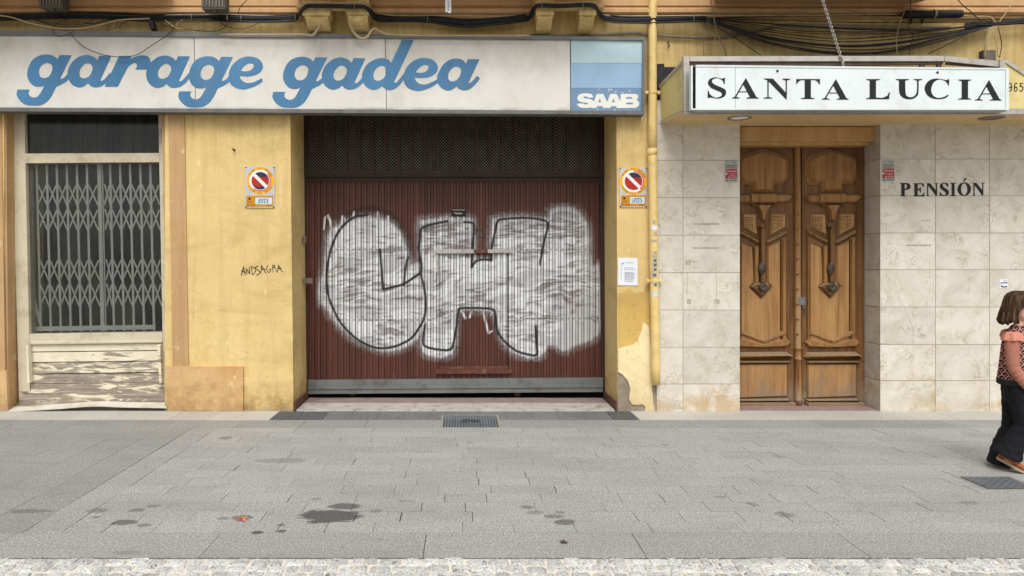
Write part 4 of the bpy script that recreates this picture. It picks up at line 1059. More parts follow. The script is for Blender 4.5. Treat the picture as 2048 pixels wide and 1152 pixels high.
sB = spl(S_([(1295,228,1),(1670,228,1),(1735,255),(1742,330),(1700,380,1),(1760,430),(1770,490),(1740,550),(1660,588,1),(1205,588,1),(1295,440,1)])); h1 = S_([(1435,310),(1590,310),(1590,355),(1435,355)]); h2 = S_([(1435,450),(1612,450),(1612,496),(1435,496)])
sh = lambda p, dx: [(a+dx, b) for a, b in p]
def fsaab(X, Y):
    return funion(fpoly(X, Y, sS), np.minimum(fpoly(X, Y, sA), -fpoly(X, Y, sH)), np.minimum(fpoly(X, Y, sh(sA, 27.1)), -fpoly(X, Y, sh(sH, 27.1))),
                  np.minimum(fpoly(X, Y, sB), np.minimum(-fpoly(X, Y, h1), -fpoly(X, Y, h2))))
obj('lettering', field_mesh(fsaab, 1150, 184, 1282, 218, .5, -.1215), M['offwhite'], SG)
ch = Each('paint_chip', M['offwhite'], SG); r5 = random.Random(4)
for x, y, w__, h_ in ((1197, 177, 1.2, 3), (1217, 177, 1.5, 6), (1221, 178, 3, 2), (1229, 183, 4, 1.5), (1258, 181, 3, 2), (1243, 185, 5, 1), (1194, 219, 1.2, 3), (1229, 218, 1.4, 3), (1204, 222, 2, 1.2), (1283, 189, 4, 1)):
    ch.bpx(x, y, x+w__, y+h_, -.1218, -.12)
# ================================================================== canopy
YC = -.78
CA = thing('entrance_canopy', 'cream and aluminium canopy with a white name board hanging over the marble doorway', 'canopy', P(1700, 240, -.4))
zs = P(0, 224, YC)[2]
cf = Each('canopy_frame', M['alu'], CA)
cf.prism([(1367, 112), (1378.5, 112), (1379, 222), (1368, 222)], YC, YC+.05)                       # corner post
cf.prism([(1379.2, 112.5), (1889, 111.5), (1889, 122), (1379.2, 122.5)], YC-.004, YC+.03)
cf.prism([(1890, 111.7), (2002, 122), (2002, 134), (1890, 122.3)], YC+.004, YC+.03)
cf.prism([(2000, 119), (2010, 119), (2012, 136), (2000, 136)], YC-.008, YC+.03)
cf.prism([(2010.4, 117), (2064, 151), (2064, 160), (2010.4, 124.5)], YC-.002, YC+.03)
cf.prism([(1368, 217), (2300, 217), (2300, 228), (1368, 228)], YC+.006, YC+.05)
# left rails running back to the wall
ft_, fb, wt, wb = P(1371, 113, YC+.05), P(1371, 222, YC+.05), P(1318, 170, -.03), P(1321, 247, -.03)
def rail(a, b, dz, dx=.02):
    cf.add([(a[0], a[1], a[2]-dz), (a[0]+dx, a[1], a[2]-dz), (a[0]+dx, a[1], a[2]), (a[0], a[1], a[2]), (b[0], b[1], b[2]-dz), (b[0]+dx, b[1], b[2]-dz), (b[0]+dx, b[1], b[2]), (b[0], b[1], b[2])],
           [(0,1,2,3),(4,7,6,5),(0,4,5,1),(3,2,6,7),(0,3,7,4),(1,5,6,2)])
rail(ft_, wt, .035); rail((fb[0], fb[1], fb[2]+.03), (wb[0], wb[1], wb[2]+.03), .045)
sp_ = Each('side_panel', M['cream_panel'], CA); o_ = .008
sp_.add([(wb[0]+o_, wb[1], wb[2]), (fb[0]+o_, fb[1], fb[2]), (ft_[0]+o_, ft_[1], ft_[2]-.01), (wt[0]+o_, wt[1], wt[2]-.01)], [(0, 1, 2, 3)])
sp_.prism([(2000, 137), (2012, 126), (2064, 160), (2300, 160), (2300, 217), (2000, 217)], YC+.012, YC+.03)
dg = lambda X, Y: funion(*[fline(X, Y, [(1720+a/6.244, 110+b/6.244) for a, b in q], w_) for q, w_ in (
    (sm2([(1893,385),(1885,358),(1872,352),(1860,365),(1858,395),(1866,410),(1882,405),(1893,385),(1892,420),(1880,448),(1858,450)]), 2.0),
    (sm2([(1962,358),(1945,352),(1932,375),(1928,415),(1934,446),(1948,452),(1962,435),(1960,410),(1945,398),(1930,412)]), 2.0),
    ([(2032,355),(2002,355),(1999,395)], 1.9), (sm2([(1999,395),(2020,388),(2034,412),(2026,446),(2004,452),(1996,440)]), 2.0))])
obj('number_lettering', field_mesh(dg, 2014, 162, 2050, 186, .5, YC+.0105), M['blackv'], CA)
so = MB(); wbz = P(0, 250, 0)[2]; fx0 = P(1369, 224, YC)[0]; fx1 = P(2320, 224, YC)[0]; wx0 = P(1322, 249, -.03)[0]
so.add([(fx0, YC+.02, zs), (fx1, YC+.02, zs), (fx1, .0, wbz), (wx0, .0, wbz), (fx0, YC+.02, zs+.02), (fx1, YC+.02, zs+.02), (fx1, 0, wbz+.02), (wx0, 0, wbz+.02)], [(0,3,2,1),(4,5,6,7),(0,1,5,4),(3,0,4,7),(2,3,7,6),(1,2,6,5)])
obj('soffit', so, M['soffit'], CA)
rf = Each('roof_and_dark_sheet', M['dark'], CA); rf.box(P(1380, 0, YC)[0], fx1, YC+.06, -.01, zs+.38, zs+.39); rf.box(P(1380, 0, YC)[0], fx1, YC+.10, YC+.11, zs+.02, zs+.38)  # roof plate, then an added black sheet as the darkness behind the rail
wd = Each('upper_rail', M['rail_wood'], CA); wd.prism([(1379, 122.6), (1620, 122.6), (1888, 122.4), (1886, 128), (1640, 131.5), (1379, 130)], YC+.014, YC+.04)
wd.prism([(1893, 124), (2000, 135), (2000, 137), (1893, 129)], YC+.03, YC+.05); wd.prism([(1840, 126), (1850, 126), (1850, 137), (1840, 137)], YC+.02, YC+.04); wd.prism([(1874, 126), (1884, 126), (1884, 137), (1874, 137)], YC+.02, YC+.04)
YB = -.9
nb = MB(); nb.prism([(1389, 133), (1398, 129.5), (2012, 136), (2018, 139), (2018, 221), (1389, 221)], YB+.012, YC-.006)
obj('board_case', nb, M['alu'], CA)
nb = Each('board_trim', M['boardwhite'], CA); nb.prism([(1392, 129.8), (2014, 136), (2014, 139), (1392, 133.2)], YB-.006, YB+.02); nb.prism([(1384, 217), (2018, 217), (2018, 219.6), (1384, 219.6)], YB-.006, YB+.02); nb.prism([(2012, 137.5), (2018, 137.5), (2018, 220), (2012, 220)], YB-.009, YB+.02); nb.prism([(1382, 131), (1385.4, 131), (1385.4, 219), (1382, 219)], YB-.004, YB+.06)
nb = MB(); nb.prism([(1391.5, 133.4), (2011.8, 139.2), (2011.8, 216.8), (1391.5, 216.8)], YB, YB+.012)
obj('name_board', nb, M['boardwhite'], CA)
nb = Each('board_gap', M['dark'], CA); nb.prism([(1385.6, 133.2), (1391, 133.2), (1391, 216.8), (1385.6, 216.8)], YB+.006, YB+.02); nb.prism([(1470.2, 134.5), (1470.8, 134.5), (1470.8, 216.8), (1470.2, 216.8)], YB-.0006, YB+.002)
Dd = lambda p: (1400+p[0]/6.4, 120+p[1]/6.4)+tuple(p[2:]); Ee = lambda p: (1720+p[0]/6.244, 110+p[1]/6.244)+tuple(p[2:])
def serif(f, polys):
    return [spl([f(p) for p in q], 5) if any(len(p) > 2 for p in q) else [f(p) for p in q] for q in polys]
pS = [[(320,225,1),(318,308,1),(305,305,1),(290,265),(240,234),(200,234),(160,252),(155,282),(190,315),(260,345),(320,375),(335,415),(315,465),(260,490),(200,492),(150,482),(112,485,1),(98,490,1),(98,388,1),(108,390,1),(130,440),(180,475),(220,480),(265,465),(280,440),(265,412),(200,385),(140,355),(105,310),(105,275),(130,240),(190,222),(230,225),(285,238),(305,228,1)]]
pA = [[(575,250),(588,228),(725,478),(640,478),(545,300)], [(580,240),(590,255),(462,478),(440,478)], [(500,402),(605,402),(605,414),(495,414)], [(405,485),(440,472),(468,472),(508,485),(508,493),(405,493)], [(595,486),(640,472),(722,472),(752,486),(752,494),(595,494)]]
pN = [[(865,238),(935,238),(1110,430),(1110,505),(1100,503),(865,262)], [(862,250),(879,262),(879,485),(862,485)], [(812,487),(850,475),(890,475),(928,487),(928,494),(812,494)], [(1096,250),(1113,250),(1112,500),(1096,490)], [(1050,238),(1160,238),(1160,245),(1118,262),(1092,262),(1050,245)], [(815,236),(900,236),(900,262),(865,262),(815,243)]]
pT = [[(1232,243),(1535,243),(1535,310),(1522,310),(1505,275),(1470,258),(1295,258),(1262,275),(1240,310),(1232,310)], [(1340,250),(1420,250),(1420,488),(1340,488)], [(1290,492),(1340,480),(1420,480),(1467,492),(1467,500),(1290,500)]]
pL = [[(78,300),(250,300),(250,308),(200,322),(120,322),(78,308)], [(120,310),(200,310),(200,540),(120,540)], [(72,545),(120,530),(200,530),(280,535),(340,510),(362,465),(375,465),(362,552),(72,552)]]
pU = [[(448,300),(612,300),(612,308),(568,322),(485,322),(448,308)], [(487,310,1),(490,460),(520,520),(580,550),(650,550),(705,520),(730,470),(733,310,1),(712,310,1),(710,450),(690,500),(650,525),(600,520),(570,480),(565,310,1)], [(668,300),(778,300),(778,308),(740,320),(705,320),(668,308)]]
pC = [[(1115,300,1),(1112,380,1),(1100,380,1),(1075,335),(1020,308),(970,310),(920,345),(895,400),(890,450),(910,500),(960,533),(1010,533),(1060,518),(1098,493,1),(1108,510,1),(1060,540),(980,552),(900,540),(840,500),(808,430),(820,370),(870,315),(940,294),(1010,298),(1070,312),(1100,303,1)]]
pI = [[(1228,306),(1392,306),(1392,314),(1350,328),(1268,328),(1228,314)], [(1270,315),(1350,315),(1350,545),(1270,545)], [(1222,549),(1270,536),(1350,536),(1388,549),(1388,557),(1222,557)]]
mv = lambda ps, dx, dy: [[(a+dx, b+dy) for a, b in p] for p in ps]
sl1 = serif(Dd, pS)+serif(Dd, pA)+serif(Dd, pN)+serif(Dd, pT)+mv(serif(Dd, pA), 180, 2.2)
sl2 = serif(Ee, pL)+serif(Ee, pU)+serif(Ee, pC)+serif(Ee, pI)+mv(serif(Dd, pA), 486.3, 4)
def fpolys(ps):
    def fn(X, Y):
        o = np.full(X.shape, -99.0)
        for p in ps:
            sel = (X > min(q[0] for q in p)-2) & (X < max(q[0] for q in p)+2)
            o[sel] = np.maximum(o[sel], fpoly(X[sel], Y[sel], p))
        return o
    return fn
obj('lettering', field_mesh(fpolys(sl1), 1410, 150, 1710, 204, .6, YB-.002), M['blackv'], CA)
obj('lettering', field_mesh(fpolys(sl2), 1726, 152, 2010, 204, .6, YB-.002), M['blackv'], CA)
bt = Each('bolt', M['blackv'], CA)
for x, y in ((1555, 142), (1875, 145)): bt.lathe_y(P(x, y, YB-.001), [(.012, 0), (.01, -.006)], 10)
for x in (1479, 1983):
    d_ = F*(zs+.009-H)/(VY-235); X0 = (x-VX)*d_/F; Yc_ = d_-D; zz = zs+(wbz-zs)*(Yc_-YC)/(-YC)
    m_ = MB(); rg = []
    for r_, dz in ((.118, -.001), (.112, -.009), (.094, -.009), (.09, -.002)):
        rg.append([(X0+r_*cos(2*pi*k/28), Yc_+r_*sin(2*pi*k/28), zz+dz) for k in range(28)])
    m_.rings(rg, False); o = obj('downlight', m_, M['alu_dark'], CA)
    m_ = MB(); m_.add([(X0+.09*cos(2*pi*k/28), Yc_+.09*sin(2*pi*k/28), zz-.003) for k in range(28)], [tuple(range(28))[::-1]]); obj('lens', m_, M['paper'] if x < 1600 else M['alu_dark'], o)
# membrane scrap beside the canopy, chain
solo('membrane_scrap', MB().prism([(1314, 128), (1328, 127), (1329, 134), (1350, 134), (1372, 133), (1360, 200), (1318, 240), (1314, 240)], -.012, 0), M['tarp'], 'torn black membrane on the wall between the drainpipe and the canopy', 'membrane')
cm = MB(); p0 = np.array(P(1684, 121, YC-.02)); p1 = np.array(P(1636, -28, YC+.02)); nl = 36
p0[2] += .0
for i in range(nl):
    t = i/(nl-1); c = p0+(p1-p0)*t; ax = (p1-p0)/np.linalg.norm(p1-p0)
    sd = np.array([0, 1.0, 0]) if i % 2 else np.cross(ax, [0, 1.0, 0])
    sd = sd-ax*np.dot(sd, ax); sd /= np.linalg.norm(sd); hl = np.linalg.norm(p1-p0)/nl*.68; pts = []
    for k in range(13):
        q = 2*pi*k/12; pts.append(c+ax*hl*cos(q)+sd*.011*sin(q))
    cm.tube(pts, 0.0046, 5, 1, False)
for q in range(3): cm.tube([p0+np.array([.004*q-.01, -.012, -.03*q/2]), p0+np.array([.012, -.012, -.012-.02*q]), p0+np.array([-.01, -.014, -.03-.012*q])], .005, 5, 4)
solo('support_chain', cm, M['chain'], 'galvanised link chain holding up the front rail of the canopy', 'chain')

# ================================================================== drainpipe
DP = thing('drainpipe', 'yellow painted drainpipe on the pillar between the garage and the marble wall', 'pipe', P(1311, 770, -.07))
d_ = MB(); yp = -.075; pts = [P(1305.5, -60, yp), P(1305, 100, yp), P(1305, 299, yp), P(1308.5, 560, yp), P(1312, 769, yp-.005)]
d_.tube(pts[:3], .0445, 20, 6); obj('upper_pipe', d_, M['pipe'], DP, True)
d_ = MB(); d_.tube([P(1304.8, 297, yp), P(1305, 309, yp), P(1305.2, 310, yp)], [.052, .052, .047], 20, 1); d_.tube(pts[2:], .0455, 20, 6); obj('lower_pipe', d_, M['pipe'], DP, True)
for x, y in ((1305.5, 185), (1308.6, 562)):
    c = MB(); c.tube([P(x, y-2.3, yp), P(x, y+2.3, yp)], .051, 20, 1)
    for s_ in (-1, 1): c.lathe_y(P(x+s_*12.3, y, yp-.006), [(.019, .03), (.019, 0), (.008, -.004)], 12)
    c.bpx(x-11, y-2, x+11, y+2, yp+.03, yp+.076); obj('pipe_clamp', c, M['pipe'], DP)
r6 = random.Random(12)
for x, y, w__, h_, mm in ((1306, 444, 5, 7, 'glue'), (1306.5, 456, 13, 9, 'paper'), (1309, 469, 7, 7, 'glue'), (1306, 482, 11, 5, 'glue'), (1308, 505, 8, 5, 'glue'), (1307.5, 512, 9, 6, 'glue'), (1308, 521, 9, 9, 'stickgrey'), (1308, 530, 10, 8, 'stickgrey'), (1308, 539, 9, 8, 'stickgrey'), (1307, 550, 11, 9, 'stickgrey'), (1309, 569, 8, 9, 'stickgrey'), (1309, 581, 7, 6, 'cream_patch'), (1308.5, 588.5, 11, 8, 'ltblue')):
    m_ = MB(); c = P(x, y, yp); R = .0475; a_ = w__/2*.0052/R
    v = []
    cx0 = P(1305+3.5*(y-299)/261, y, yp)[0]
    for k in range(5):
        q = (c[0]-cx0)/R-a_+2*a_*k/4; q = max(-1.45, min(1.45, q))
        for dz in (-1, 1): v.append((cx0+R*sin(q), yp-R*cos(q), c[2]+dz*h_/2*.0052))
    m_.add(v, [(2*k, 2*k+2, 2*k+3, 2*k+1) for k in range(4)])
    s_ = obj('sticker', m_, M[mm], DP)
    if mm == 'stickgrey':
        m2 = MB(); R2 = R+.001; v = []
        for k in range(4):
            q = (c[0]-cx0)/R2-a_*.5+a_*k/3
            for dz in (-1, 1): v.append((cx0+R2*sin(q), yp-R2*cos(q), c[2]+dz*h_*.22*.0052))
        m2.add(v, [(2*k, 2*k+2, 2*k+3, 2*k+1) for k in range(3)]); obj('sticker_print', m2, M['lampgrey'], s_)

# ================================================================== lettering on the marble, stickers, plates
def text(mb, s, px, py, hpx, Y, wpx=None, rot=0.0, align='L', bold=0.0):
    cu = bpy.data.curves.new('t', 'FONT'); cu.body = s; cu.size = 1.0; cu.offset = bold; cu.resolution_u = 2
    o = bpy.data.objects.new('t', cu); COL.objects.link(o); dg_ = bpy.context.evaluated_depsgraph_get(); dg_.update()
    me = o.evaluated_get(dg_).to_mesh(); vs_ = [(v.co.x, v.co.y) for v in me.vertices]; fs = [tuple(p.vertices) for p in me.polygons]
    o.evaluated_get(dg_).to_mesh_clear(); bpy.data.objects.remove(o); bpy.data.curves.remove(cu)
    if not vs_: return
    x0 = min(v[0] for v in vs_); x1 = max(v[0] for v in vs_); hh = .72
    sy = hpx/hh; sx = wpx/(x1-x0) if wpx else sy; off = 0 if align == 'L' else -(x1-x0)/2*sx
    out = []
    for x, y in vs_:
        a = (x-x0)*sx+off; b = y*sy; out.append(P(px+a*cos(rot)+b*sin(rot), py+a*sin(rot)-b*cos(rot), Y))
    mb.add(out, fs)
Gg = lambda p: (1790+p[0]/10.24, 340+p[1]/10.24)+tuple(p[2:])
LET = {'P': [[(105,265),(200,265),(200,285),(135,285),(105,275)], [(135,268),(200,268),(200,528),(135,528)], [(105,525),(240,525),(240,536),(105,536)], [(190,265,1),(270,270),(315,310),(315,360),(280,400),(195,406,1),(195,385,1),(235,375),(255,340),(245,300),(195,285,1)]],
 'E': [[(405,275),(465,275),(465,530),(405,530)], [(385,272),(590,272),(596,345),(582,345),(560,300),(540,288),(385,286)], [(460,386),(508,384),(520,355),(532,355),(532,460),(520,460),(508,410),(460,406)], [(375,535),(405,520),(465,518),(540,515),(580,495),(598,460),(608,462),(597,540),(375,540)]],
 'N': [[(665,275),(725,275),(862,450),(862,532),(848,532),(680,305)], [(666,285),(683,300),(683,528),(666,528)], [(642,524),(715,524),(715,535),(642,535)], [(847,275),(863,275),(863,500),(847,490)], [(822,268),(892,268),(892,279),(822,279)], [(640,270),(720,270),(720,286),(670,286)]],
 'S': [[(1085,262,1),(1088,345,1),(1076,345,1),(1055,300),(1020,276),(985,286),(978,315),(1010,355),(1070,395),(1105,440),(1095,500),(1040,532),(985,530),(945,520,1),(925,535,1),(925,455,1),(938,455,1),(960,495),(1000,517),(1040,505),(1045,470),(1010,430),(950,390),(925,345),(935,295),(980,262),(1020,260),(1060,275),(1075,263,1)]],
 'I': [[(1135,265),(1250,265),(1250,275),(1222,284),(1168,284),(1135,275)], [(1168,275),(1222,275),(1222,525),(1168,525)], [(1130,521),(1258,521),(1258,532),(1130,532)]]}
WL = thing('wall_lettering', 'black serif letters reading PENSIÓN fixed to the marble wall', 'lettering', P(1885, 392, YM))
for kx in 'PENSI':
    ps = serif(Gg, LET[kx]); xs_ = [q[0] for p in ps for q in p]
    obj('letter', field_mesh(fpolys(ps), min(xs_)-1.2, 362, max(xs_)+1.2, 396, .45, YM-.006, .006), M['blackv'], WL)
el = lambda cx, cy, rx, ry: [(cx+rx*cos(2*pi*k/28), cy+ry*sin(2*pi*k/28)) for k in range(28)]
oo, oi = [Gg(p) for p in el(1422, 392, 136, 138)], [Gg(p) for p in el(1422, 392, 68, 120)]
ac = [Gg(p) for p in [(1402,234),(1428,174),(1468,166),(1474,178),(1412,238)]]
obj('letter', field_mesh(lambda X, Y: funion(np.minimum(fpoly(X, Y, oo), -fpoly(X, Y, oi)), fpoly(X, Y, ac)), 1913, 354, 1945, 396, .45, YM-.006, .006), M['blackv'], WL)
ps = mv(serif(Gg, LET['N']), 92.6, -.8); xs_ = [q[0] for p in ps for q in p]
obj('letter', field_mesh(fpolys(ps), min(xs_)-1.2, 362, max(xs_)+1.2, 396, .45, YM-.006, .006), M['blackv'], WL)
tg = MB()
HH = lambda pts: [(470+a/18.62, 515+b/18.62) for a, b in pts]
TAG = [[(230,665),(325,345),(380,650)], [(235,495),(390,545)], [(440,625),(420,410),(545,610),(530,360)], [(575,322),(610,345),(640,640),(720,590),(775,490),(740,400),(590,330)], [(865,328),(790,330),(755,365),(800,430),(930,530),(940,560),(810,660)], [(970,545),(985,290),(1150,580)], [(975,425),(1120,425)], [(1235,290),(1185,350),(1170,430),(1200,520),(1260,555),(1320,510),(1340,430),(1260,440)], [(1415,540),(1390,300),(1430,280),(1500,300),(1400,380),(1500,380),(1530,460),(1545,550)], [(1580,530),(1620,290),(1760,530)], [(1590,425),(1720,400)]]
solo('marker_tag', field_mesh(lambda X, Y: funion(*[fline(X, Y, HH(q), 1.35 if i not in (3, 7, 8) else 1.1) for i, q in enumerate(TAG)]), 478, 526, 568, 553, .5, -.004), M['blackv'], 'black handwritten word scrawled in marker on the yellow wall left of the garage', 'graffiti tag')
def parking_sign(cx, cy, x0, y0, x1, y1, label, worn):
    t = thing('no_parking_sign', label, 'sign', P((x0+x1)/2, y1, 0), 'no parking plates beside the garage door'); Y = -.012
    q = MB(); q.bpx(x0, y0, x1, y1, Y, -.002); obj('plate', q, M['alu_plate'], t)
    circ = lambda r, n=48: [(cx+r*cos(2*pi*k/n), cy+r*sin(2*pi*k/n)) for k in range(n)]
    def disc(nm, r, dy, m_):
        q = MB(); q.add([P(a, b, Y-dy) for a, b in circ(r)], [tuple(range(48))[::-1]]); return obj(nm, q, m_, t)
    disc('yellow_ring', 27.6, .001, M['yel']); disc('white_ring', 22, .0018, M['white'])
    bar_ = [(math.cos(radians(45)), math.sin(radians(45)))]
    half = lambda s_: lambda X, Y_: np.minimum(17.6-np.hypot(X-cx, Y_-cy), s_*((X-cx)*-.7+(Y_-cy)*.714)-3.3)
    lo = lambda X, Y_: np.minimum(half(1)(X, Y_), 11.5-(Y_-cy)+3*vnoise(X/5, Y_/5, 3)); 
    obj('red_field', field_mesh(half(1), cx-19, cy-19, cx+19, cy+19, .7, Y-.0026), M['red'], t)
    obj('red_field', field_mesh(half(-1), cx-19, cy-19, cx+19, cy+19, .7, Y-.0026), M['red'], t)
    obj('blue_patch', field_mesh(lambda X, Y_: np.minimum(half(-1)(X, Y_), -(Y_-cy)-8+2.5*(vnoise(X/4, Y_/4, 7)-.5)), cx-19, cy-19, cx+19, cy+19, .7, Y-.0032), M['navy'], t)
    if worn: obj('blue_patch', field_mesh(lambda X, Y_: np.minimum(half(1)(X, Y_), (Y_-cy)-11+3*(vnoise(X/4, Y_/4, 9)-.5)), cx-19, cy-19, cx+19, cy+19, .7, Y-.0032), M['navy'], t)
    ring = lambda X, Y_: np.minimum(np.minimum(21.9-np.hypot(X-cx, Y_-cy), np.hypot(X-cx, Y_-cy)-18.6), ((X-cx)+(Y_-cy)*(.9 if worn else -.3))-(2 if worn else 8)+6*(vnoise(X/5, Y_/5, 2)-.5))
    obj('faded_red_rim', field_mesh(ring, cx-23, cy-23, cx+23, cy+23, .7, Y-.0022), M['pink'], t)
    q = MB()
    for word, a0, a1 in (('SALIDA', -152, -122), ('DE', -97, -84), ('VEHICULOS', -66, -22)):
        for k, ch_ in enumerate(word):
            an = radians(a0+(a1-a0)*k/max(1, len(word)-1)); text(q, ch_, cx+23*cos(an), cy+23*sin(an), 3.6, Y-.0016, None, an+pi/2, 'C')
    for word, a0, a1 in (('FIXIDA', 152, 118), ('DE', 97, 86), ('VEHICLES', 66, 24)):
        for k, ch_ in enumerate(word):
            an = radians(a0+(a1-a0)*k/max(1, len(word)-1)); text(q, ch_, cx+26.4*cos(an), cy+26.4*sin(an), 3.6, Y-.0016, None, an-pi/2, 'C')
    obj('ring_lettering', q, M['blackv'], t)
    q = MB(); q.bpx(x0+2.5, y1-24, x1-2.5, y1-2, Y-.001, Y+.001); obj('ochre_band', q, M['och'], t)
    q = MB(); q.lathe_y(P(x0+9, y1-18, Y-.0012), [(.0125, 0), (.009, -.0005)], 12); q.bpx(x0+6, y1-12.5, x0+14, y1-11.6, Y-.0016, Y); text(q, 'Nº 1.513', x0+3.2, y1-3, 4.2, Y-.0016, 17); text(q, 'VADO', x1-16, y1-3, 2.6, Y-.0016, 10); obj('band_print', q, M['groove'], t)
    q = MB(); q.prism([(x0+21, y1-20.5), (x1-5, y1-20), (x1-5.5, y1-7), (x0+20.5, y1-7.5)], Y-.002, Y); s_ = obj('date_sticker', q, M['ltblue'], t)
    q = MB(); text(q, '2023', x0+(x1-x0)*.5+6.5, y1-9.6, 6.6, Y-.0028, 21, 0, 'C', .006); q.bpx(x0+28, y1-18, x1-12, y1-16.8, Y-.0026, Y-.001); obj('date_lettering', q, M['blackv'], s_)
    q = Each('screw', M['iron'], t)
    for x, y in ((x0+1.6, y0+1.6), (x1-1.6, y0+1.6), (x0+1.6, y1-1.6), (x1-1.6, y1-1.6)): q.lathe_y(P(x, y, Y), [(.0085, 0), (.005, -.005)], 8)
parking_sign(520.5, 361.5, 490, 333.5, 549, 415.5, 'worn no parking plate dated 2023 on the wide yellow wall above the scrawled word', True)
parking_sign(1267, 362.5, 1239.5, 335.5, 1294.5, 414.5, 'no parking plate dated 2023 on the narrow pillar beside the drainpipe', False)
def alarm(x0, y0, label, gap=0.0):
    t = thing('alarm_sticker', label, 'sticker', P(x0+13, y0+43, YM), 'alarm company plates beside the entrance'); Y = YM-.004; x1, y1 = x0+26, y0+43
    q = MB(); q.prism([(x0+2, y0), (x1-2, y0), (x1, y0+2), (x1, y1-2), (x1-2, y1), (x0+2, y1), (x0, y1-2), (x0, y0+2)], Y, YM); obj('plate', q, M['stickgrey'], t)
    q = MB(); q.bpx(x0+1.8, y0+17, x1-1.5, y0+36, Y-.001, Y+.001); obj('red_block', q, M['crimson'], t)
    q = MB(); text(q, 'verisure', x0+2, y0+12.5, 5.5, Y-.001, 22); q.bpx(x0+2, y0+14, x1-5, y0+14.8, Y-.0008, Y); q.prism([(x1-9, y0+2.4), (x1-4, y0+6.5), (x1-5, y0+6.8), (x1-9.4, y0+3.2)], Y-.001, Y); q.bpx(x0+3, y1-4.6, x0+6, y1-2.2, Y-.001, Y); q.bpx(x0+9, y1-4, x1-3, y1-3, Y-.001, Y); obj('dark_print', q, M['groove'], t)
    q = MB(); text(q, 'Cámaras', x0+3, y0+23, 4.6, Y-.002, 20.5); q.prism([(x0+2, y0+24.6), (x0+6.4, y0+26.9), (x0+2, y0+29.2)], Y-.002, Y)
    text(q, 'con grabación', x0+8, y0+27, 1.9, Y-.002, 15); text(q, 'de imágenes', x0+8, y0+30, 1.9, Y-.002, 14); text(q, '900 390 890', x0+6, y0+34.4, 2.6, Y-.002, 17.5); obj('white_print', q, M['white'], t)
alarm(1449.5, 321, 'alarm camera sticker with a red block on the marble left of the carved door')
alarm(1763.5, 320, 'alarm camera sticker with a red block on the marble right of the carved door')
NT = thing('paper_notice', 'white printed paper notice taped to the pillar below the no parking plate', 'notice', P(1255, 571, 0))
q = MB(); pts = [(1236.5, 515.5), (1275, 516), (1275.2, 571), (1236, 570.2)]; n_ = 7; v = []
for j in range(n_):
    for i in range(5):
        u, t = i/4, j/(n_-1); x = (1-t)*((1-u)*1236.5+u*1275)+t*((1-u)*1236+u*1275.2); y = 515.5+t*55+.5*u
        v.append(P(x, y, -.006-.004*math.sin(u*3+t*4)**2-(.006 if (i in (0, 4) and j == n_-1) else 0)))
q.add(v, [((j+1)*5+i, (j+1)*5+i+1, j*5+i+1, j*5+i) for j in range(n_-1) for i in range(4)]); obj('sheet', q, M['paper'], NT, True)
q = MB(); q.lathe_y(P(1246, 527, -.0125), [(.009, 0), (.006, -.0005)], 10)
r7 = random.Random(2)
q.bpx(1242, 523, 1242.6, 560, -.0125, -.011)
for k, yy in enumerate((525, 535, 538.5, 544, 546, 548, 550, 552.5, 554.5, 557, 559, 562)):
    x = 1248+r7.uniform(0, 2)
    while x < 1269-r7.uniform(0, 5): l = r7.uniform(2, 5); q.bpx(x, yy, x+l, yy+.7, -.0125, -.0115); x += l+.8
obj('print', q, M['ptext'], NT)
q = MB(); q.prism([(2000, 559), (2016, 558), (2017, 575), (1999.5, 576)], YM-.003, YM); ST = solo('torn_sticker', q, M['paper'], 'torn white sticker with black marks on the marble above the girl', 'sticker')
q = MB(); q.prism([(2001, 565), (2016, 564.5), (2016, 566.2), (2001, 567)], YM-.004, YM-.002); q.prism([(2001, 570), (2008, 573), (2016, 571.5), (2013, 574.4), (2006, 575), (2002, 573)], YM-.004, YM-.002); q.bpx(2008, 560, 2009.4, 563, YM-.004, YM-.002); q.bpx(2012, 559.5, 2013.2, 562, YM-.004, YM-.002); obj('black_print', q, M['blackv'], ST)
q = MB(); c = P(469, 300, 0); q.tube([c, (c[0], -.04, c[2]-.004), (c[0]-.004, -.05, c[2]+.012)], .007, 8); q.lathe_y((c[0], 0, c[2]), [(.012, 0), (.012, -.006)], 8)
solo('wall_hook', q, M['iron'], 'small rusty hook sticking out of the yellow wall above the left plate', 'hook', None, True)
q = MB(); q.tube([P(1337, 82, 0), P(1336, 86, -.03), P(1339, 92, -.035), P(1336, 96, -.03)], .006, 6); solo('bent_nail', q, M['iron'], 'bent rusty nail in the wall right of the top of the drainpipe', 'nail')
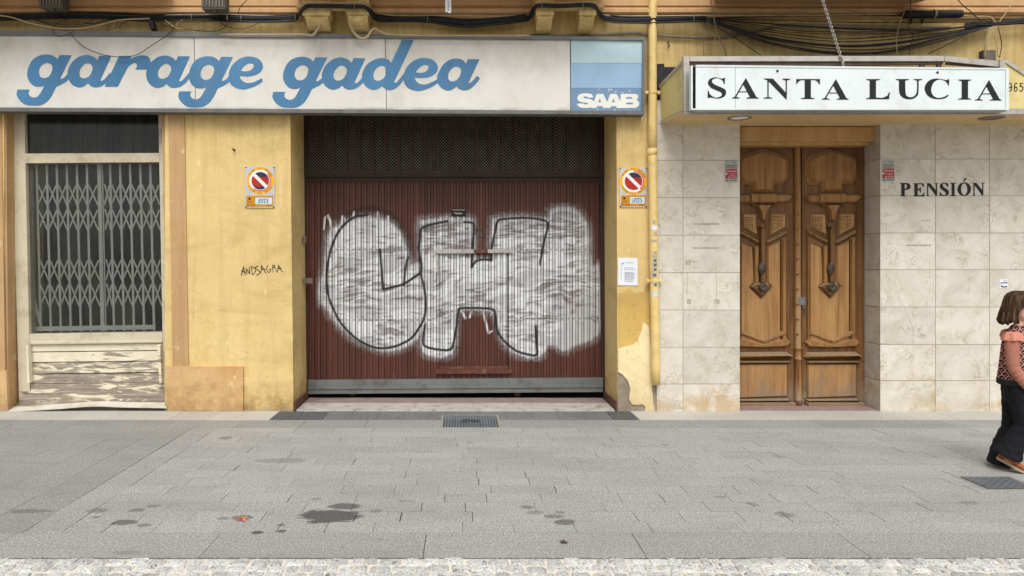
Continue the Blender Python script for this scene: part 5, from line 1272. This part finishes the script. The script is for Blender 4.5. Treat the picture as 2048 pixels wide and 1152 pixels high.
# ================================================================== things under the balconies, cables
def lamp(x0, x1, yb, label, Y=-.34):
    t = thing('floodlight', label, 'lamp', P((x0+x1)/2, yb, Y), 'grey housings under the balconies')
    q = MB(); a, b = P(x0, yb, Y), P(x1, yb-40, Y); rg = []
    for z, s_ in ((a[2], .94), (a[2]+.02, 1), (a[2]+.2, 1), (a[2]+.23, .9)):
        cx, hw = (a[0]+b[0])/2, (b[0]-a[0])/2*s_; rg.append([(cx-hw, Y, z), (cx+hw, Y, z), (cx+hw, Y+.14, z), (cx-hw, Y+.14, z)])
    q.rings(rg); obj('housing', q, M['lampgrey'], t)
    q = MB()
    for k in range(7): x = a[0]+.02+(b[0]-a[0]-.04)*k/6; q.box(x-.006, x+.006, Y-.014, Y+.001, a[2]+.02, a[2]+.2)
    obj('cooling_fin', q, M['alu_dark'], t)
    q = MB(); q.lathe_y(((a[0]+b[0])/2, Y+.05, a[2]-.004), [(.02, .02), (.02, -.03), (.01, -.034)], 10); obj('bottom_screw', q, M['lampgrey'], t)
    q = MB(); q.box((a[0]+b[0])/2-.015, (a[0]+b[0])/2+.015, Y+.06, Y+.1, a[2]+.22, P(0, -6)[2]+.02) if x1 < 200 else q.box((a[0]+b[0])/2-.015, (a[0]+b[0])/2+.015, Y+.13, -.05, a[2]+.1, a[2]+.14); obj('bracket', q, M['iron'], t)
lamp(78, 124, 15, 'grey finned lamp housing hanging at the far left end above the garage sign')
lamp(403, 450, 18, 'grey finned lamp housing with wires beside it, the second from the left')
q = MB(); q.prism([(889, -40), (902, -40), (902.5, 26), (900, 24.5), (899, 27.5), (896, 24), (891, 24.5)], -.42, -.418); RB = solo('paper_strip', q, M['paper'], 'torn white strip of paper hanging down over the middle of the cornice', 'strip')
q = MB(); text(q, '50 PALA', 895, 2, 4.2, -.4212, 20, pi/2); obj('strip_print', q, M['groove'], RB)
def wpts(l, Y): return [P(p[0], p[1], p[2] if len(p) > 2 else Y) for p in l]
MAIN = [(-60,36),(60,33),(150,30),(240,32),(300,36),(390,33),(450,36),(520,38),(560,37),(592,34),(601,24,-.25),(612,13,-.32),(640,12,-.32),(700,13,-.32),(730,14,-.32),(742,24,-.26),(756,36),(800,37),(860,38),(930,45),(990,42),(1040,37),(1060,32),(1066,19,-.25),(1078,11,-.32),(1120,12,-.32),(1180,10,-.32),(1194,19,-.25),(1206,32),(1235,39),(1300,40),(1390,37),(1412,38)]
cbm = MB(); r8 = random.Random(31)
for k in range(8):
    oy = (k-3.5)*1.75; ph_ = r8.uniform(0, 6); amp = r8.uniform(.6, 2.2); yo = r8.uniform(-.018, .018)
    l = []
    for p in MAIN:
        w_ = .45 if len(p) > 2 else 1.0
        extra = (3.5*math.exp(-((p[0]-930)/60.0)**2)*k/7.0)
        l.append((p[0]+r8.uniform(-2, 2), p[1]+oy*w_+amp*w_*math.sin(p[0]/70+ph_)*.5+extra, (p[2] if len(p) > 2 else -.10)+yo))
    cbm.tube(wpts(l, -.10), r8.choice([.009, .011, .013, .008]), 6, 5)
CB = solo('cable_bundle', cbm, M['cable'], 'thick bundle of black cables running along the cornice and over the brackets', 'cables')
q = Each('cable_tie', M['cable_grey'], CB)
for x, y, yy in ((383, 34, -.12), (482, 37, -.12), (590, 35, -.12), (709, 13, -.345), (855, 38, -.12), (1084, 11, -.345), (1166, 11, -.345), (1388, 37, -.12)): q.tube([P(x, y-6, yy+.03), P(x-.3, y-5, yy-.012), P(x, y, yy-.02), P(x, y+5, yy-.012), P(x+.4, y+6, yy+.03)], .004, 5, 3)
def cable(name, pts, r, m_, label, Y=-.08, sub=8, cat='cable', group=None, n=6):
    return solo(name, MB().tube(wpts(pts, Y), r, n, sub), M[m_], label, cat, group, True)
cable('cream_cable', [(-40,26),(20,34),(60,46),(110,56),(160,57),(200,49),(240,40),(300,37)], .008, 'cable_cream', 'cream cable dipping in a long bow below the bundle at far left', -.13)
cable('thin_cable', [(-60,30),(60,27),(140,26),(220,30),(300,32),(420,31)], .005, 'cable_brown', 'thin dark cable along the top of the bundle at far left', -.13)
cable('thin_wire', [(60,36),(90,44),(135,50),(180,47),(225,40),(260,38)], .0045, 'cable_brown', 'thin brown wire sagging between the bundle and the cream cable bow', -.10)
cable('thin_wire', [(105,54),(118,44),(140,36)], .004, 'cable_brown', 'very short brown wire rising to the bundle left of the looped black wire', -.10)
cable('thin_wire', [(168,48),(180,42),(196,33)], .004, 'cable_brown', 'short brown wire slanting up to the bundle above the first script letters', -.10)
cable('thin_wire', [(230,58),(234,48),(234,38)], .004, 'cable_brown', 'short upright brown wire above the third script letter', -.10)
cable('thin_wire', [(236,56),(250,44),(262,39)], .004, 'cable_brown', 'short curved brown wire right of the short upright one', -.10)
cable('thin_wire', [(310,42),(330,50),(345,55),(365,58),(395,61),(430,62),(448,56),(453,48)], .0045, 'cable_brown', 'thin brown wire lying along the top of the sign under the second lamp', -.12)
cable('thin_wire', [(352,52),(356,45),(365,40)], .004, 'cable_cream', 'tiny pale wire by the black clip on the bundle', -.12)
cable('thin_wire', [(330,40),(340,48),(352,56),(368,58)], .005, 'cable_cream', 'short pale wire curling below the bundle left of the second lamp', -.12)
q = MB(); q.prism([(296, 40), (305, 40), (309, 57), (300, 58)], -.16, -.08); solo('cable_clip', q, M['cable'], 'small black clip hanging from the bundle above the garage sign', 'clip')
cable('black_wire', [(142,68),(152,80),(170,95),(205,109),(245,114),(275,109),(300,93),(325,77),(343,62),(350,50)], .0042, 'cable_brown', 'thin black wire drooping in front of the script letters of the garage sign', -.17)
cable('wire_loop', [(104,58),(110,70),(122,73),(135,69),(141,66),(150,60)], .004, 'cable_brown', 'short dark wire loop over the top edge of the garage sign', -.165)
cable('brown_cable', [(70,40),(115,52),(170,52),(220,41),(240,37)], .005, 'cable_brown', 'short brown cable hanging just above the cream cable', -.11)
cable('looped_wire', [(440,42),(452,52),(480,58),(505,52),(520,44)], .004, 'cable_brown', 'black wire in a small loop under the bundle near the second lamp', -.12)
cable('curved_wire', [(478,38),(477,24),(482,12),(492,2),(500,-8)], .0045, 'cable_brown', 'thin black wire curving up from the bundle right of the second lamp', -.16)
cable('lamp_wire', [(455,40),(452,22),(454,8),(457,-8)], .0045, 'cable_cream', 'pale wire rising beside the second lamp housing', -.2)
cable('cornice_cable', [(330,30),(450,29),(520,31),(600,30),(607,12,-.31),(612,7,-.32),(680,6,-.32),(735,7,-.31),(745,26),(800,31),(900,31),(1000,32),(1060,28),(1070,8,-.31),(1080,6,-.32),(1180,5,-.32),(1196,12,-.28),(1208,30),(1300,32),(1420,31),(1600,31),(1800,28)], .0075, 'cable_cream', 'pale cable clipped along the lower edge of the cornice above the bundle', -.105, 5)
cable('left_conduit', [(440,69),(560,69),(610,69),(624,71),(634,60),(642,42),(652,27),(664,19),(675,16)], [.007, .008, .014, .015, .015, .015], 'cable_cream', 'cream conduit rising from the sign edge to the left pair of brackets', -.19, 6, 'conduit', None, 10)
cable('looped_conduit', [(688,15),(695,25),(699,45),(707,64),(722,77),(734,74),(742,62),(750,57),(766,65),(800,70),(1000,71),(1060,71)], [.015, .015, .015, .015, .014, .008, .007, .006], 'cable_cream', 'cream conduit hanging in a U loop over the top edge of the sign', -.2, 6, 'conduit', None, 10)
cable('grey_conduit', [(1060,71),(1160,70),(1240,67),(1275,66),(1300,69),(1360,74),(1420,75),(1470,71),(1520,60),(1570,50),(1640,52),(1760,54),(1900,55)], .013, 'cable_grey', 'grey conduit crossing behind the drainpipe and rising over the canopy', -.035, 6, 'conduit', None, 8)
fan = [((1404,36),(1560,33),(1700,31),(1805,31)), ((1408,37),(1560,41),(1720,45),(1850,45),(1985,43)), ((1408,38),(1520,46),(1600,52),(1750,60),(1880,58),(1985,46)), ((1410,38),(1500,48),(1590,61),(1700,64),(1860,60),(1985,47)),
       ((1410,39),(1490,52),(1580,64),(1700,68),(1830,64),(1985,47)), ((1410,39),(1480,55),(1590,70),(1680,78),(1780,72),(1900,58),(1985,48)), ((1412,40),(1480,58),(1580,75),(1690,83),(1800,77),(1900,63),(1985,48)),
       ((1412,40),(1470,56),(1560,78),(1680,91),(1790,85),(1900,66),(1985,49)), ((1412,40),(1470,57),(1555,80),(1690,93),(1800,86),(1905,66),(1985,49)), ((1412,41),(1465,57),(1540,80),(1660,97),(1780,97),(1890,73),(1985,50)),
       ((1412,41),(1460,58),(1540,84),(1650,103),(1760,104),(1880,78),(1985,50)), ((1412,41),(1455,57),(1530,84),(1620,102),(1750,107),(1870,84),(1985,51)), ((1412,41),(1450,55),(1530,85),(1640,106),(1760,109),(1880,84),(1985,52))]
ordn = ['topmost', 'second', 'third', 'fourth', 'fifth', 'sixth', 'seventh', 'eighth', 'ninth', 'tenth', 'eleventh', 'twelfth', 'lowest']
r9 = random.Random(5)
for k, l in enumerate(fan):
    cable('sagging_cable', l, 1.25*[.0055, .0045, .006, .005, .004, .0045, .0045, .006, .008, .005, .006, .005, .0045][k], 'cable' if k % 3 else 'cable_brown', f'{ordn[k]} of the dark cables sagging across the wall above the canopy', -.05-.006*k, 6, 'cable', 'cables sagging above the canopy')
cable('taut_wire', [(1414,42),(1462,70),(1522,111)], .0045, 'cable', 'straight black wire running down from the bundle to the canopy rail', -.14, 1)
cable('taut_wire', [(1955,58),(1910,82),(1856,108)], .0045, 'cable_brown', 'straight brown wire running down leftwards to the canopy rail from the right bundle', -.14, 1)
rb_ = MB()
for k in range(7):
    rb_.tube(wpts([(1930,52+k*.8-(k % 2)*5),(1965,47+(k-3)*1.2),(1988,48+(k-3)*.6),(2010,46+(k-3)*1.0),(2045,42+(k-3)*1.6),(2100,40+(k-3)*2)], -.11-.004*(k % 3)), .009, 6, 5)
solo('tied_bundle', rb_, M['cable'], 'black cables tied in a knot at the right end above the canopy', 'cables')
cable('white_wire', [(1984,55),(1974,75),(1970,95),(1968,114)], .0055, 'cable_cream', 'cream wire running down into the left of the grey junction box', -.14)
cable('white_wire', [(1987,55),(1976,78),(1971,98),(1970,114)], .0045, 'cable_cream', 'second cream wire running close beside another into the junction box', -.15)
cable('brown_wire', [(1993,54),(1990,72),(1994,92),(1997,114)], .0055, 'cable_cream', 'pale wire dropping from the knot to the right of the junction box', -.14)
cable('dark_wire', [(1996,54),(2001,74),(2003,92),(1999,116)], .0045, 'cable_brown', 'dark wire bowing out right of the junction box', -.15)
cable('rising_wire', [(1998,44),(2010,28),(2022,10),(2034,-8)], .0055, 'cable_cream', 'cream wire rising steeply from the knot out of the top', -.14)
cable('slanting_wire', [(1962,42),(1940,22),(1925,10),(1912,-6)], .005, 'cable_brown', 'brown wire slanting up left from the knot across the cornice', -.15)
cable('closure_tail', [(1925,31),(1950,33),(1975,33),(1985,38),(1990,44)], .007, 'cable_cream', 'cream cable leading from the black closure to the knot', -.14)
cable('hanging_string', [(1820,-6),(1808,24),(1797,55),(1793,80),(1794,108)], .004, 'cable_cream', 'pale string hanging left of the black cable closure', -.19)
cable('hanging_wire', [(1821,-6),(1820,30),(1817,55),(1825,72),(1820,100),(1818,110)], .004, 'cable_brown', 'brown cord hanging with a kink just right of the pale string', -.19)
cable('grey_wire', [(1420,-8),(1424,15),(1428,35),(1432,60),(1436,70),(1450,100),(1453,112)], .006, 'cable_grey', 'grey cord falling from the balcony and crossing the cable fan', -.18)
cable('pale_tie', [(1434,70),(1426,86),(1421,110)], .0045, 'cable_cream', 'short pale wire from the grey conduit down to the canopy', -.13)
cable('short_tie', [(1420,48),(1414,58),(1408,70),(1407,110)], .0035, 'cable_grey', 'thin grey wire at the left corner above the canopy', -.12)
cable('faint_wire', [(1560,30),(1620,16),(1650,11),(1680,15),(1740,32),(1790,48)], .004, 'cable_grey', 'thin grey wire arching over the fan of cables below the balcony', -.14)
JB = thing('junction_box', 'small grey junction box on the wall behind the right corner of the canopy', 'box', P(1980, 120, 0))
q = MB(); q.bpx(1967, 100, 1992, 121, -.07, -.0); obj('body', q, M['lampgrey'], JB); q = MB(); q.relief([(1967, 100), (1992, 100), (1992, 121), (1967, 121)], -.0705, .008, 1.2); obj('lid', q, M['alu_dark'], JB)
CL = thing('cable_closure', 'black ribbed cable splice closure clipped under the cornice above the canopy', 'cable closure', P(1864, 38, -.13))
q = MB(); a, b = np.array(P(1804, 29, -.15)), np.array(P(1925, 28, -.15)); pts, rr = [], []
for k in range(97):
    pts.append(a+(b-a)*k/96); e = min(k, 96-k); rr.append((.030+.012*min(1, e/3))*(1 if (k // 2) % 2 else .9))
q.tube(pts, rr, 14, 1); obj('ribbed_body', q, M['cable'], CL)
q = MB(); q.tube([P(1866, 28.5, -.15), P(1870, 28.5, -.15)], .0475, 16, 1); obj('strap', q, M['cable_grey'], CL)
q = MB()
for x in (1845, 1822): q.bpx(x, 34, x+3, 46, -.03, 0)
obj('wall_clip', q, M['iron'], CL)

# ================================================================== covers and litter on the ground
def cover(x0, x1, y0, y1, nx, ny, label):
    t = thing('manhole_cover', label, 'manhole cover', ((x0+x1)/2, (y0+y1)/2, 0)); fw = .022
    q = MB()
    q.box(x0-fw, x1+fw, y0-fw, y0, -.03, .003); q.box(x0-fw, x1+fw, y1, y1+fw, -.03, .003); q.box(x0-fw, x0, y0, y1, -.03, .003); q.box(x1, x1+fw, y0, y1, -.03, .003)
    obj('rim', q, M['rim'], t)
    q = MB(); q.box(x0+.004, x1-.004, y0+.004, y1-.004, -.03, .0012); obj('plate', q, M['manhole_dark'], t)
    q = MB(); dx, dy_ = (x1-x0-.02)/nx, (y1-y0-.02)/ny
    for i in range(nx):
        for j in range(ny):
            ct = nx > 15 and abs(i-nx/2+.5) < nx*.2 and abs(j-ny/2+.5) < ny*.13
            if ct and (i+j) % 3: continue
            cx, cy = x0+.01+(i+.5)*dx, y0+.01+(j+.5)*dy_; w__ = (.40, .22) if (i+j) % 2 else (.22, .40)
            q.box(cx-dx*w__[0]*1.1, cx+dx*w__[0]*1.1, cy-dy_*w__[1]*1.1, cy+dy_*w__[1]*1.1, 0, .006)
    obj('tread_pattern', q, M['manhole'], t)
a, b = G(885, 855), G(996, 831); cover(a[0], G(998, 855)[0], a[1], b[1], 19, 17, 'square cast iron manhole cover in front of the garage door')
a = G(1975, 979); b = G(1905, 954); cover(a[0], a[0]+.36, a[1], b[1], 12, 11, 'small iron drain cover in the pavement near the girl')
def leaf(px, py, s_, m_, label, seed):
    r_ = random.Random(seed); c = G(px, py); q = MB(); n_ = 14; v = [(c[0], c[1], .012)]
    for k in range(n_):
        an = 2*pi*k/n_; rr_ = s_*(1 if k % 2 else .5)*r_.uniform(.7, 1.1); v.append((c[0]+rr_*cos(an)*1.2, c[1]+rr_*sin(an)*.8, .004+abs(r_.gauss(0, s_*.4))))
    q.add(v, [(0, 1+k, 1+(k+1) % n_) for k in range(n_)]); solo('fallen_leaf', q, M[m_], label, 'leaf', 'dry leaves on the pavement')
leaf(484, 1043, .036, 'orange_leaf', 'crumpled orange leaf lying beside a dark spot on the pavement', 1)
leaf(1127, 1086, .022, 'brown_leaf', 'small brown leaf lying on the kerb slabs', 2)
# ================================================================== the girl walking out of the picture
YP = -2.27
GB = P(2030, 900, YP); GA = radians(31)
FW = np.array([cos(GA), -sin(GA), 0]); SD = np.array([sin(GA), cos(GA), 0])      # her walking direction, her left
def W(px, py, dy=0.0):
    q = np.array([GB[0], YP, 0])+FW*(px-2030)*.0031+SD*dy; t = np.array([GB[0], YP, 0])+FW*(px-2030)*.0031
    q[2] = H+(VY-py)*(D+t[1])/F; return q
KX = .82
def ell(c, rx, ry, n=20, tilt=0.0, fn=None):
    o = []
    for k in range(n):
        q = 2*pi*k/n; f_ = fn(q) if fn else 1.0
        v_ = np.array(c)+FW*rx*KX*cos(q)*f_+SD*ry*sin(q)*f_; o.append((v_[0], v_[1], c[2]+tilt*cos(q)))
    return o
M['skin'] = plain('skin', lin(226, 176, 154, .9), .5, .05, 12, 0, .05, 60, .35)
def m_hair():
    b = NB('brown_hair'); n = b.noise(1, 5, .65, b.map((70, 70, 5)), .3)
    return b.end(b.ramp(n, (.34, (.010, .005, .003, 1)), (.52, (.050, .026, .012, 1)), (.7, (.16, .088, .042, 1))), .6, 0, b.bump(n, .9, .006), .22)
M['hair'] = m_hair()
def m_vest():
    b = NB('patterned_vest'); x, y, z = b.xyz()
    s_ = 1/.036
    zz = b.math('MULTIPLY', z, s_*1.25); row_ = b.math('FLOOR', zz); fz = b.math('FRACT', zz)
    xx = b.math('ADD', b.math('MULTIPLY', b.math('SUBTRACT', b.math('MULTIPLY', x, .85), b.math('MULTIPLY', y, .52)), s_), b.math('MULTIPLY', row_, .5)); fx = b.math('SUBTRACT', b.math('FRACT', xx), .5)
    d_ = b.math('SQRT', b.math('ADD', b.math('MULTIPLY', b.math('MULTIPLY', fx, fx), 4.0), b.math('MULTIPLY', fz, fz)))
    rg = b.math('SINE', b.math('MULTIPLY', d_, 8.5)); k = b.step(rg, .45, .62)
    col = b.mix(k, (.014, .009, .011, 1), lin(206, 150, 138, .85))
    return b.end(col, .85, 0, b.bump(b.noise(120, 3), .3, .003), .15)
M['vest'] = m_vest()
M['sleeve'] = plain('terracotta_knit', lin(182, 122, 104, .85), .9, .1, 8, 0, .9, 22, .1)
M['ruffle'] = plain('salmon_ruffle', lin(214, 144, 122, .82), .8, .08, 10, 0, .3, 30, .15)
M['trouser'] = plain('black_trousers', (.010, .010, .013, 1), .8, .25, 5, 0, .4, 8, .2)
M['band'] = plain('black_hem', (.014, .014, .018, 1), .9, .2)
M['shoe'] = plain('tan_leather', lin(164, 92, 46, .85), .5, .15, 12, 0, .2, 40, .35)
M['sole'] = plain('pale_sole', lin(196, 172, 140, .8), .7)
M['eye'] = plain('dark_eye', (.02, .012, .008, 1), .2); M['lip'] = plain('lips', lin(196, 110, 104, .85), .5)
bd = MB()
prof = [(800, 2032, .085, .105), (775, 2032, .098, .125), (740, 2030, .085, .108), (700, 2031, .092, .118), (672, 2032, .08, .125), (660, 2033, .058, .09), (652, 2036, .042, .05), (643, 2040, .040, .043), (637, 2042, .043, .044)]
rg = [ell(W(x, y), a, b) for y, x, a, b in prof]
def face(q, amp, wd=.22): 
    q = (q+pi) % (2*pi)-pi; return amp*math.exp(-(q/wd)**2)
for y, x, a, b, ns, wdt in [(642, 2049, .060, .046, .10, .5), (636, 2048, .075, .060, .06, .5), (632, 2046, .080, .066, .10, .45), (628, 2045, .083, .069, .03, .3), (624, 2044, .085, .071, .20, .18), (620, 2043, .087, .073, .22, .15), (615, 2042, .089, .075, .08, .14), (611, 2041, .091, .076, .0, .2), (604, 2040, .093, .076, .03, .5), (597, 2039, .088, .072, 0, .3), (590, 2038, .070, .058, 0, .3), (585.5, 2038, .035, .03, 0, .3)]:
    rg.append(ell(W(x, y), a, b, 20, 0, lambda q, ns=ns, wdt=wdt: 1+face(q, ns, wdt)))
bd.rings(rg)
def limb(pts, rad): bd.tube(pts, rad, 12, 5)
armR = [W(2022, 668, -.125), W(2020, 700, -.15), W(2023, 730, -.16), W(2037, 752, -.155), W(2051, 770, -.15)]
armL = [W(2026, 668, .125), W(2036, 698, .15), W(2048, 724, .16), W(2068, 740, .15), W(2085, 752, .14)]
for arm in (armR, armL): limb(arm, [.044, .038, .033, .028, .022])
def hand(wrist, d, nrm, side):
    d = d/np.linalg.norm(d); s_ = np.cross(d, nrm); s_ /= np.linalg.norm(s_); nrm = np.cross(s_, d)
    palm = [wrist, wrist+d*.025, wrist+d*.055]
    for o_ in (-.016, -.005, .006, .016): bd.tube([wrist+s_*o_*.6, wrist+d*.03+s_*o_, wrist+d*.058+s_*o_*1.1], [.012, .012, .010], 8, 3)
    for o_, L in ((-.018, .044), (-.006, .052), (.006, .049), (.018, .038)):
        b0 = wrist+d*.058+s_*o_*1.1; bd.tube([b0-d*.012, b0+d*L*.45+nrm*.004, b0+d*L*.8+nrm*.014, b0+d*L*.92+nrm*.024], [.0078, .0072, .0065, .005], 8, 3)
    b0 = wrist+d*.02-s_*.016; bd.tube([b0, b0+d*.02-s_*.018+nrm*.006, b0+d*.042-s_*.022+nrm*.014], [.010, .009, .006], 8, 3)
hand(armR[-1], armR[-1]-armR[-2]+np.array([0, 0, -.03]), SD, 1)
hand(armL[-1], armL[-1]-armL[-2]+np.array([0, 0, -.02]), -SD, -1)
legN = [W(2036, 785, -.062), W(2044, 815, -.07), W(2044, 850, -.072), W(2026, 882, -.07), W(2008, 906, -.068)]
legF = [W(2028, 785, .062), W(2029, 820, .07), W(2024, 856, .07), W(2010, 892, .07), W(2001, 922, .07)]
for lg in (legN, legF): limb(lg, [.056, .050, .036, .034, .028])
bd.tube([W(2006, 908, -.068), W(2020, 918, -.068), W(2042, 932, -.068)], [.03, .032, .02], 10, 3)
bd.tube([W(1999, 926, .07), W(2015, 931, .07), W(2038, 936, .07)], [.03, .03, .02], 10, 3)
girl = obj('person', bd, M['skin'])
md = girl.modifiers.new('r', 'REMESH'); md.mode = 'VOXEL'; md.voxel_size = .0042
dg0 = bpy.context.evaluated_depsgraph_get(); dg0.update()
me2 = bpy.data.meshes.new_from_object(girl.evaluated_get(dg0)); girl.modifiers.clear()
old = girl.data; girl.data = me2; bpy.data.meshes.remove(old); me2.name = 'person'
if not me2.materials: me2.materials.append(M['skin'])
# relax the voxel steps
import bmesh
bm = bmesh.new(); bm.from_mesh(me2)
for _ in range(4): bmesh.ops.smooth_vert(bm, verts=bm.verts, factor=.5, use_axis_x=True, use_axis_y=True, use_axis_z=True)
bm.to_mesh(me2); bm.free(); me2.polygons.foreach_set('use_smooth', [True]*len(me2.polygons))
tag(girl, 'girl with a brown bob in patterned vest, terracotta sleeves and black flared trousers walking right', 'person')
# eyes, lips
for sgn in (-1, 1):
    q = MB(); c = W(2042, 613, sgn*.03); c = c+FW*.062
    q.rings([ell(c+np.array([0, 0, dz]), r_, r_*1.2, 10) for dz, r_ in ((-.009, .002), (-.005, .008), (0, .010), (.005, .008), (.009, .002))]); obj('eye', q, M['eye'], girl, True)
q = MB(); c = W(2046, 632.5)+FW*.074; q.rings([ell(c+np.array([0, 0, dz]), r_, r_*3, 12) for dz, r_ in ((-.007, .002), (-.003, .006), (.001, .005), (.005, .002))]); obj('mouth', q, M['lip'], girl, True)
# hair: a bob, open at the face
q = MB(); rings_o, rings_i = [], []; NU = 90
lv = []
for y, back, front, b, op in ((581.5, 2028, 2050, .03, 0), (583, 2022, 2058, .052, 0), (587, 2014, 2064, .074, 0), (593, 2009, 2067, .088, 14), (601, 2006, 2068, .095, 44), (610, 2003.5, 2068, .098, 60), (618, 2001, 2067, .10, 82), (626, 1998, 2066, .102, 86), (633, 1995.5, 2065, .103, 86), (638, 1994, 2064, .103, 82), (642, 1995.5, 2062, .10, 78), (645, 2003, 2058, .092, 78)):
    lv.append((y, (back+front)/2, (front-back)/2*.0031, b, op))
def hr(shrink):
    o = []
    for (y, x, a, b, op) in lv:
        c = W(x, y); r_ = []
        for k in range(NU):
            an = radians(op)+(2*pi-2*radians(op))*k/(NU-1); lo_ = max(0, (y-600)/45.0); wv = 1+(.014+.02*lo_)*math.sin(17*an+1.3*math.sin(3*an))+.012*math.sin(31*an+1)
            aa = a
            zz = c[2]+(.012*cos(an) if y > 630 else 0)+(.007*math.sin(9*an)+.004*math.sin(23*an))*(y > 636)
            v_ = c+FW*(aa*wv-shrink)*cos(an)+SD*(b*wv-shrink)*sin(an); r_.append((v_[0], v_[1], zz))
        o.append(r_)
    return o
ro, ri = hr(0), hr(.013); v = [p for r_ in ro for p in r_]+[p for r_ in ri for p in r_]; nL = len(lv); f = []
for j in range(nL-1):
    for k in range(NU-1):
        a = j*NU+k; f.append((a, a+NU, a+NU+1, a+1)); b_ = nL*NU+a; f.append((b_, b_+1, b_+NU+1, b_+NU))
for k in range(NU-1): a = (nL-1)*NU+k; f.append((a, nL*NU+a, nL*NU+a+1, a+1))
for j in range(nL-1):
    for k in (0, NU-1): a = j*NU+k; f.append((a, nL*NU+a, nL*NU+a+NU, a+NU))
f.append(tuple(range(NU))[::-1])
q.add(v, f); hair = obj('hair', q, M['hair'], girl, True)
# clothes
q = MB(); n_ = 40; rg = []
fold = lambda y: (lambda t: 1+.018*math.sin(5*t+y*.05)+.012*math.sin(11*t))
for y, x, a, b in ((765, 2029, .132, .15), (752, 2029, .128, .148), (735, 2029, .118, .138), (712, 2030, .112, .135), (690, 2031, .108, .135), (674, 2032, .098, .135), (663, 2033, .080, .12), (655, 2035, .062, .085), (650, 2037, .052, .062)):
    rg.append(ell(W(x, y), a, b, n_, 0, fold(y)))
q.rings(rg, False); obj('vest', q, M['vest'], girl, True)
q = MB(); rg = [ell(W(x, y), a, b, n_, 0, fold(y)) for y, x, a, b in ((768, 2029, .133, .152), (767, 2029, .137, .155), (757, 2029, .134, .153), (756.5, 2029, .130, .149))]
q.rings(rg, False); obj('vest_hem', q, M['band'], girl, True)
for arm, sg in ((armR, -1), (armL, 1)):
    q = MB(); tt = np.linspace(0, 1, 49); rr0 = np.interp(tt, [0, .25, .5, .75, 1], [.050, .046, .041, .037, .031])*(1+sstep(.3, .6, tt)*(.045*np.sin(tt*62+.6*sg)+.03*np.sin(tt*103)))
    q.tube(arm, list(rr0), 20, 12, False); obj('sleeve', q, M['sleeve'], girl, True)
    q = MB(); rg = []; ax = arm[1]-arm[0]; ax /= np.linalg.norm(ax)
    for t, r_, wv in ((-.030, .030, 0), (-.020, .050, .04), (-.002, .060, .08), (.018, .067, .13), (.036, .068, .17)):
        c = arm[0]+ax*t+np.array([0, sg*.004, 0]); r0 = []
        for k in range(36):
            an = 2*pi*k/36; rr_ = r_*(1+wv*math.sin(7*an)); v_ = c+FW*rr_*cos(an)+SD*rr_*.85*sin(an); r0.append((v_[0], v_[1], c[2]+.012*wv*5*math.cos(5*an)*.3))
        rg.append(r0)
    q.rings(rg, False); obj('ruffle', q, M['ruffle'], girl, True)
q = MB()
def trouser(leg, rads, hem):
    q.tube(leg+[hem], rads, 22, 6)
trouser([W(2038, 772, -.05)]+legN[1:4], [.092, .080, .064, .074, .094], W(2014, 908, -.068))
trouser([W(2033, 772, .05)]+legF[1:4], [.090, .076, .062, .072, .092], W(2003, 931, .07))
q.rings([ell(W(2030, y), a, b, 22) for y, a, b in ((800, .09, .12), (785, .108, .135), (768, .112, .138), (755, .105, .13))])
tr = obj('trousers', q, M['trouser'], girl)
md = tr.modifiers.new('r', 'REMESH'); md.mode = 'VOXEL'; md.voxel_size = .006
dg0 = bpy.context.evaluated_depsgraph_get(); dg0.update(); me2 = bpy.data.meshes.new_from_object(tr.evaluated_get(dg0)); tr.modifiers.clear(); old = tr.data; tr.data = me2; bpy.data.meshes.remove(old)
if not me2.materials: me2.materials.append(M['trouser'])
bm = bmesh.new(); bm.from_mesh(me2)
for _ in range(3): bmesh.ops.smooth_vert(bm, verts=bm.verts, factor=.5, use_axis_x=True, use_axis_y=True, use_axis_z=True)
from mathutils import noise as mnoise, Vector
bm.normal_update()
for v_ in bm.verts:
    c = v_.co; f_ = mnoise.noise(Vector((c.x*9, c.y*9, c.z*26)))*.6+mnoise.noise(Vector((c.x*22+c.z*14, c.y*22, c.z*9)))*.5
    v_.co = c+v_.normal*.009*f_
bm.to_mesh(me2); bm.free(); me2.polygons.foreach_set('use_smooth', [True]*len(me2.polygons))
def shoe(heel, toe, dy):
    d_ = toe-heel; L = np.linalg.norm(d_); d_ /= L; up = np.cross(np.cross(d_, [0, 0, 1.0]), d_); up = up/np.linalg.norm(up); up = up if up[2] > 0 else -up; sd = np.cross(d_, up)
    q = MB(); rg = []
    for t, wd_, ht in ((0, .018, .045), (.08, .03, .062), (.3, .034, .07), (.5, .038, .058), (.75, .041, .042), (.92, .034, .032), (1.0, .016, .02)):
        c = heel+d_*L*t; r_ = []
        for k in range(14):
            an = 2*pi*k/14; r_.append(tuple(c+sd*wd_*cos(an)+up*(ht*.5+ht*.5*sin(an))))
        rg.append(r_)
    q.rings(rg); o = obj('shoe', q, M['shoe'], girl, True)
    q = MB(); top, bot = [], []
    for t, wd_ in ((0, .022), (.1, .034), (.35, .036), (.55, .041), (.78, .044), (.95, .034), (1.03, .012)):
        c = heel+d_*L*t
        top.append((c, wd_))
    lp = [c+sd*w_ for c, w_ in top]+[c-sd*w_ for c, w_ in top[::-1]]
    q.rings([[tuple(p-up*.012) for p in lp], [tuple(p+up*.004) for p in lp]]); obj('sole', q, M['sole'], o)
def gz(px, dy):
    q = W(px, 900, dy); q[2] = .014; return q
h = W(1993, 907, -.068); h[2] = .10
shoe(h, gz(2047, -.068), 0)
h = gz(1990, .07); h[2] = .03
shoe(h, gz(2046, .07), 0)
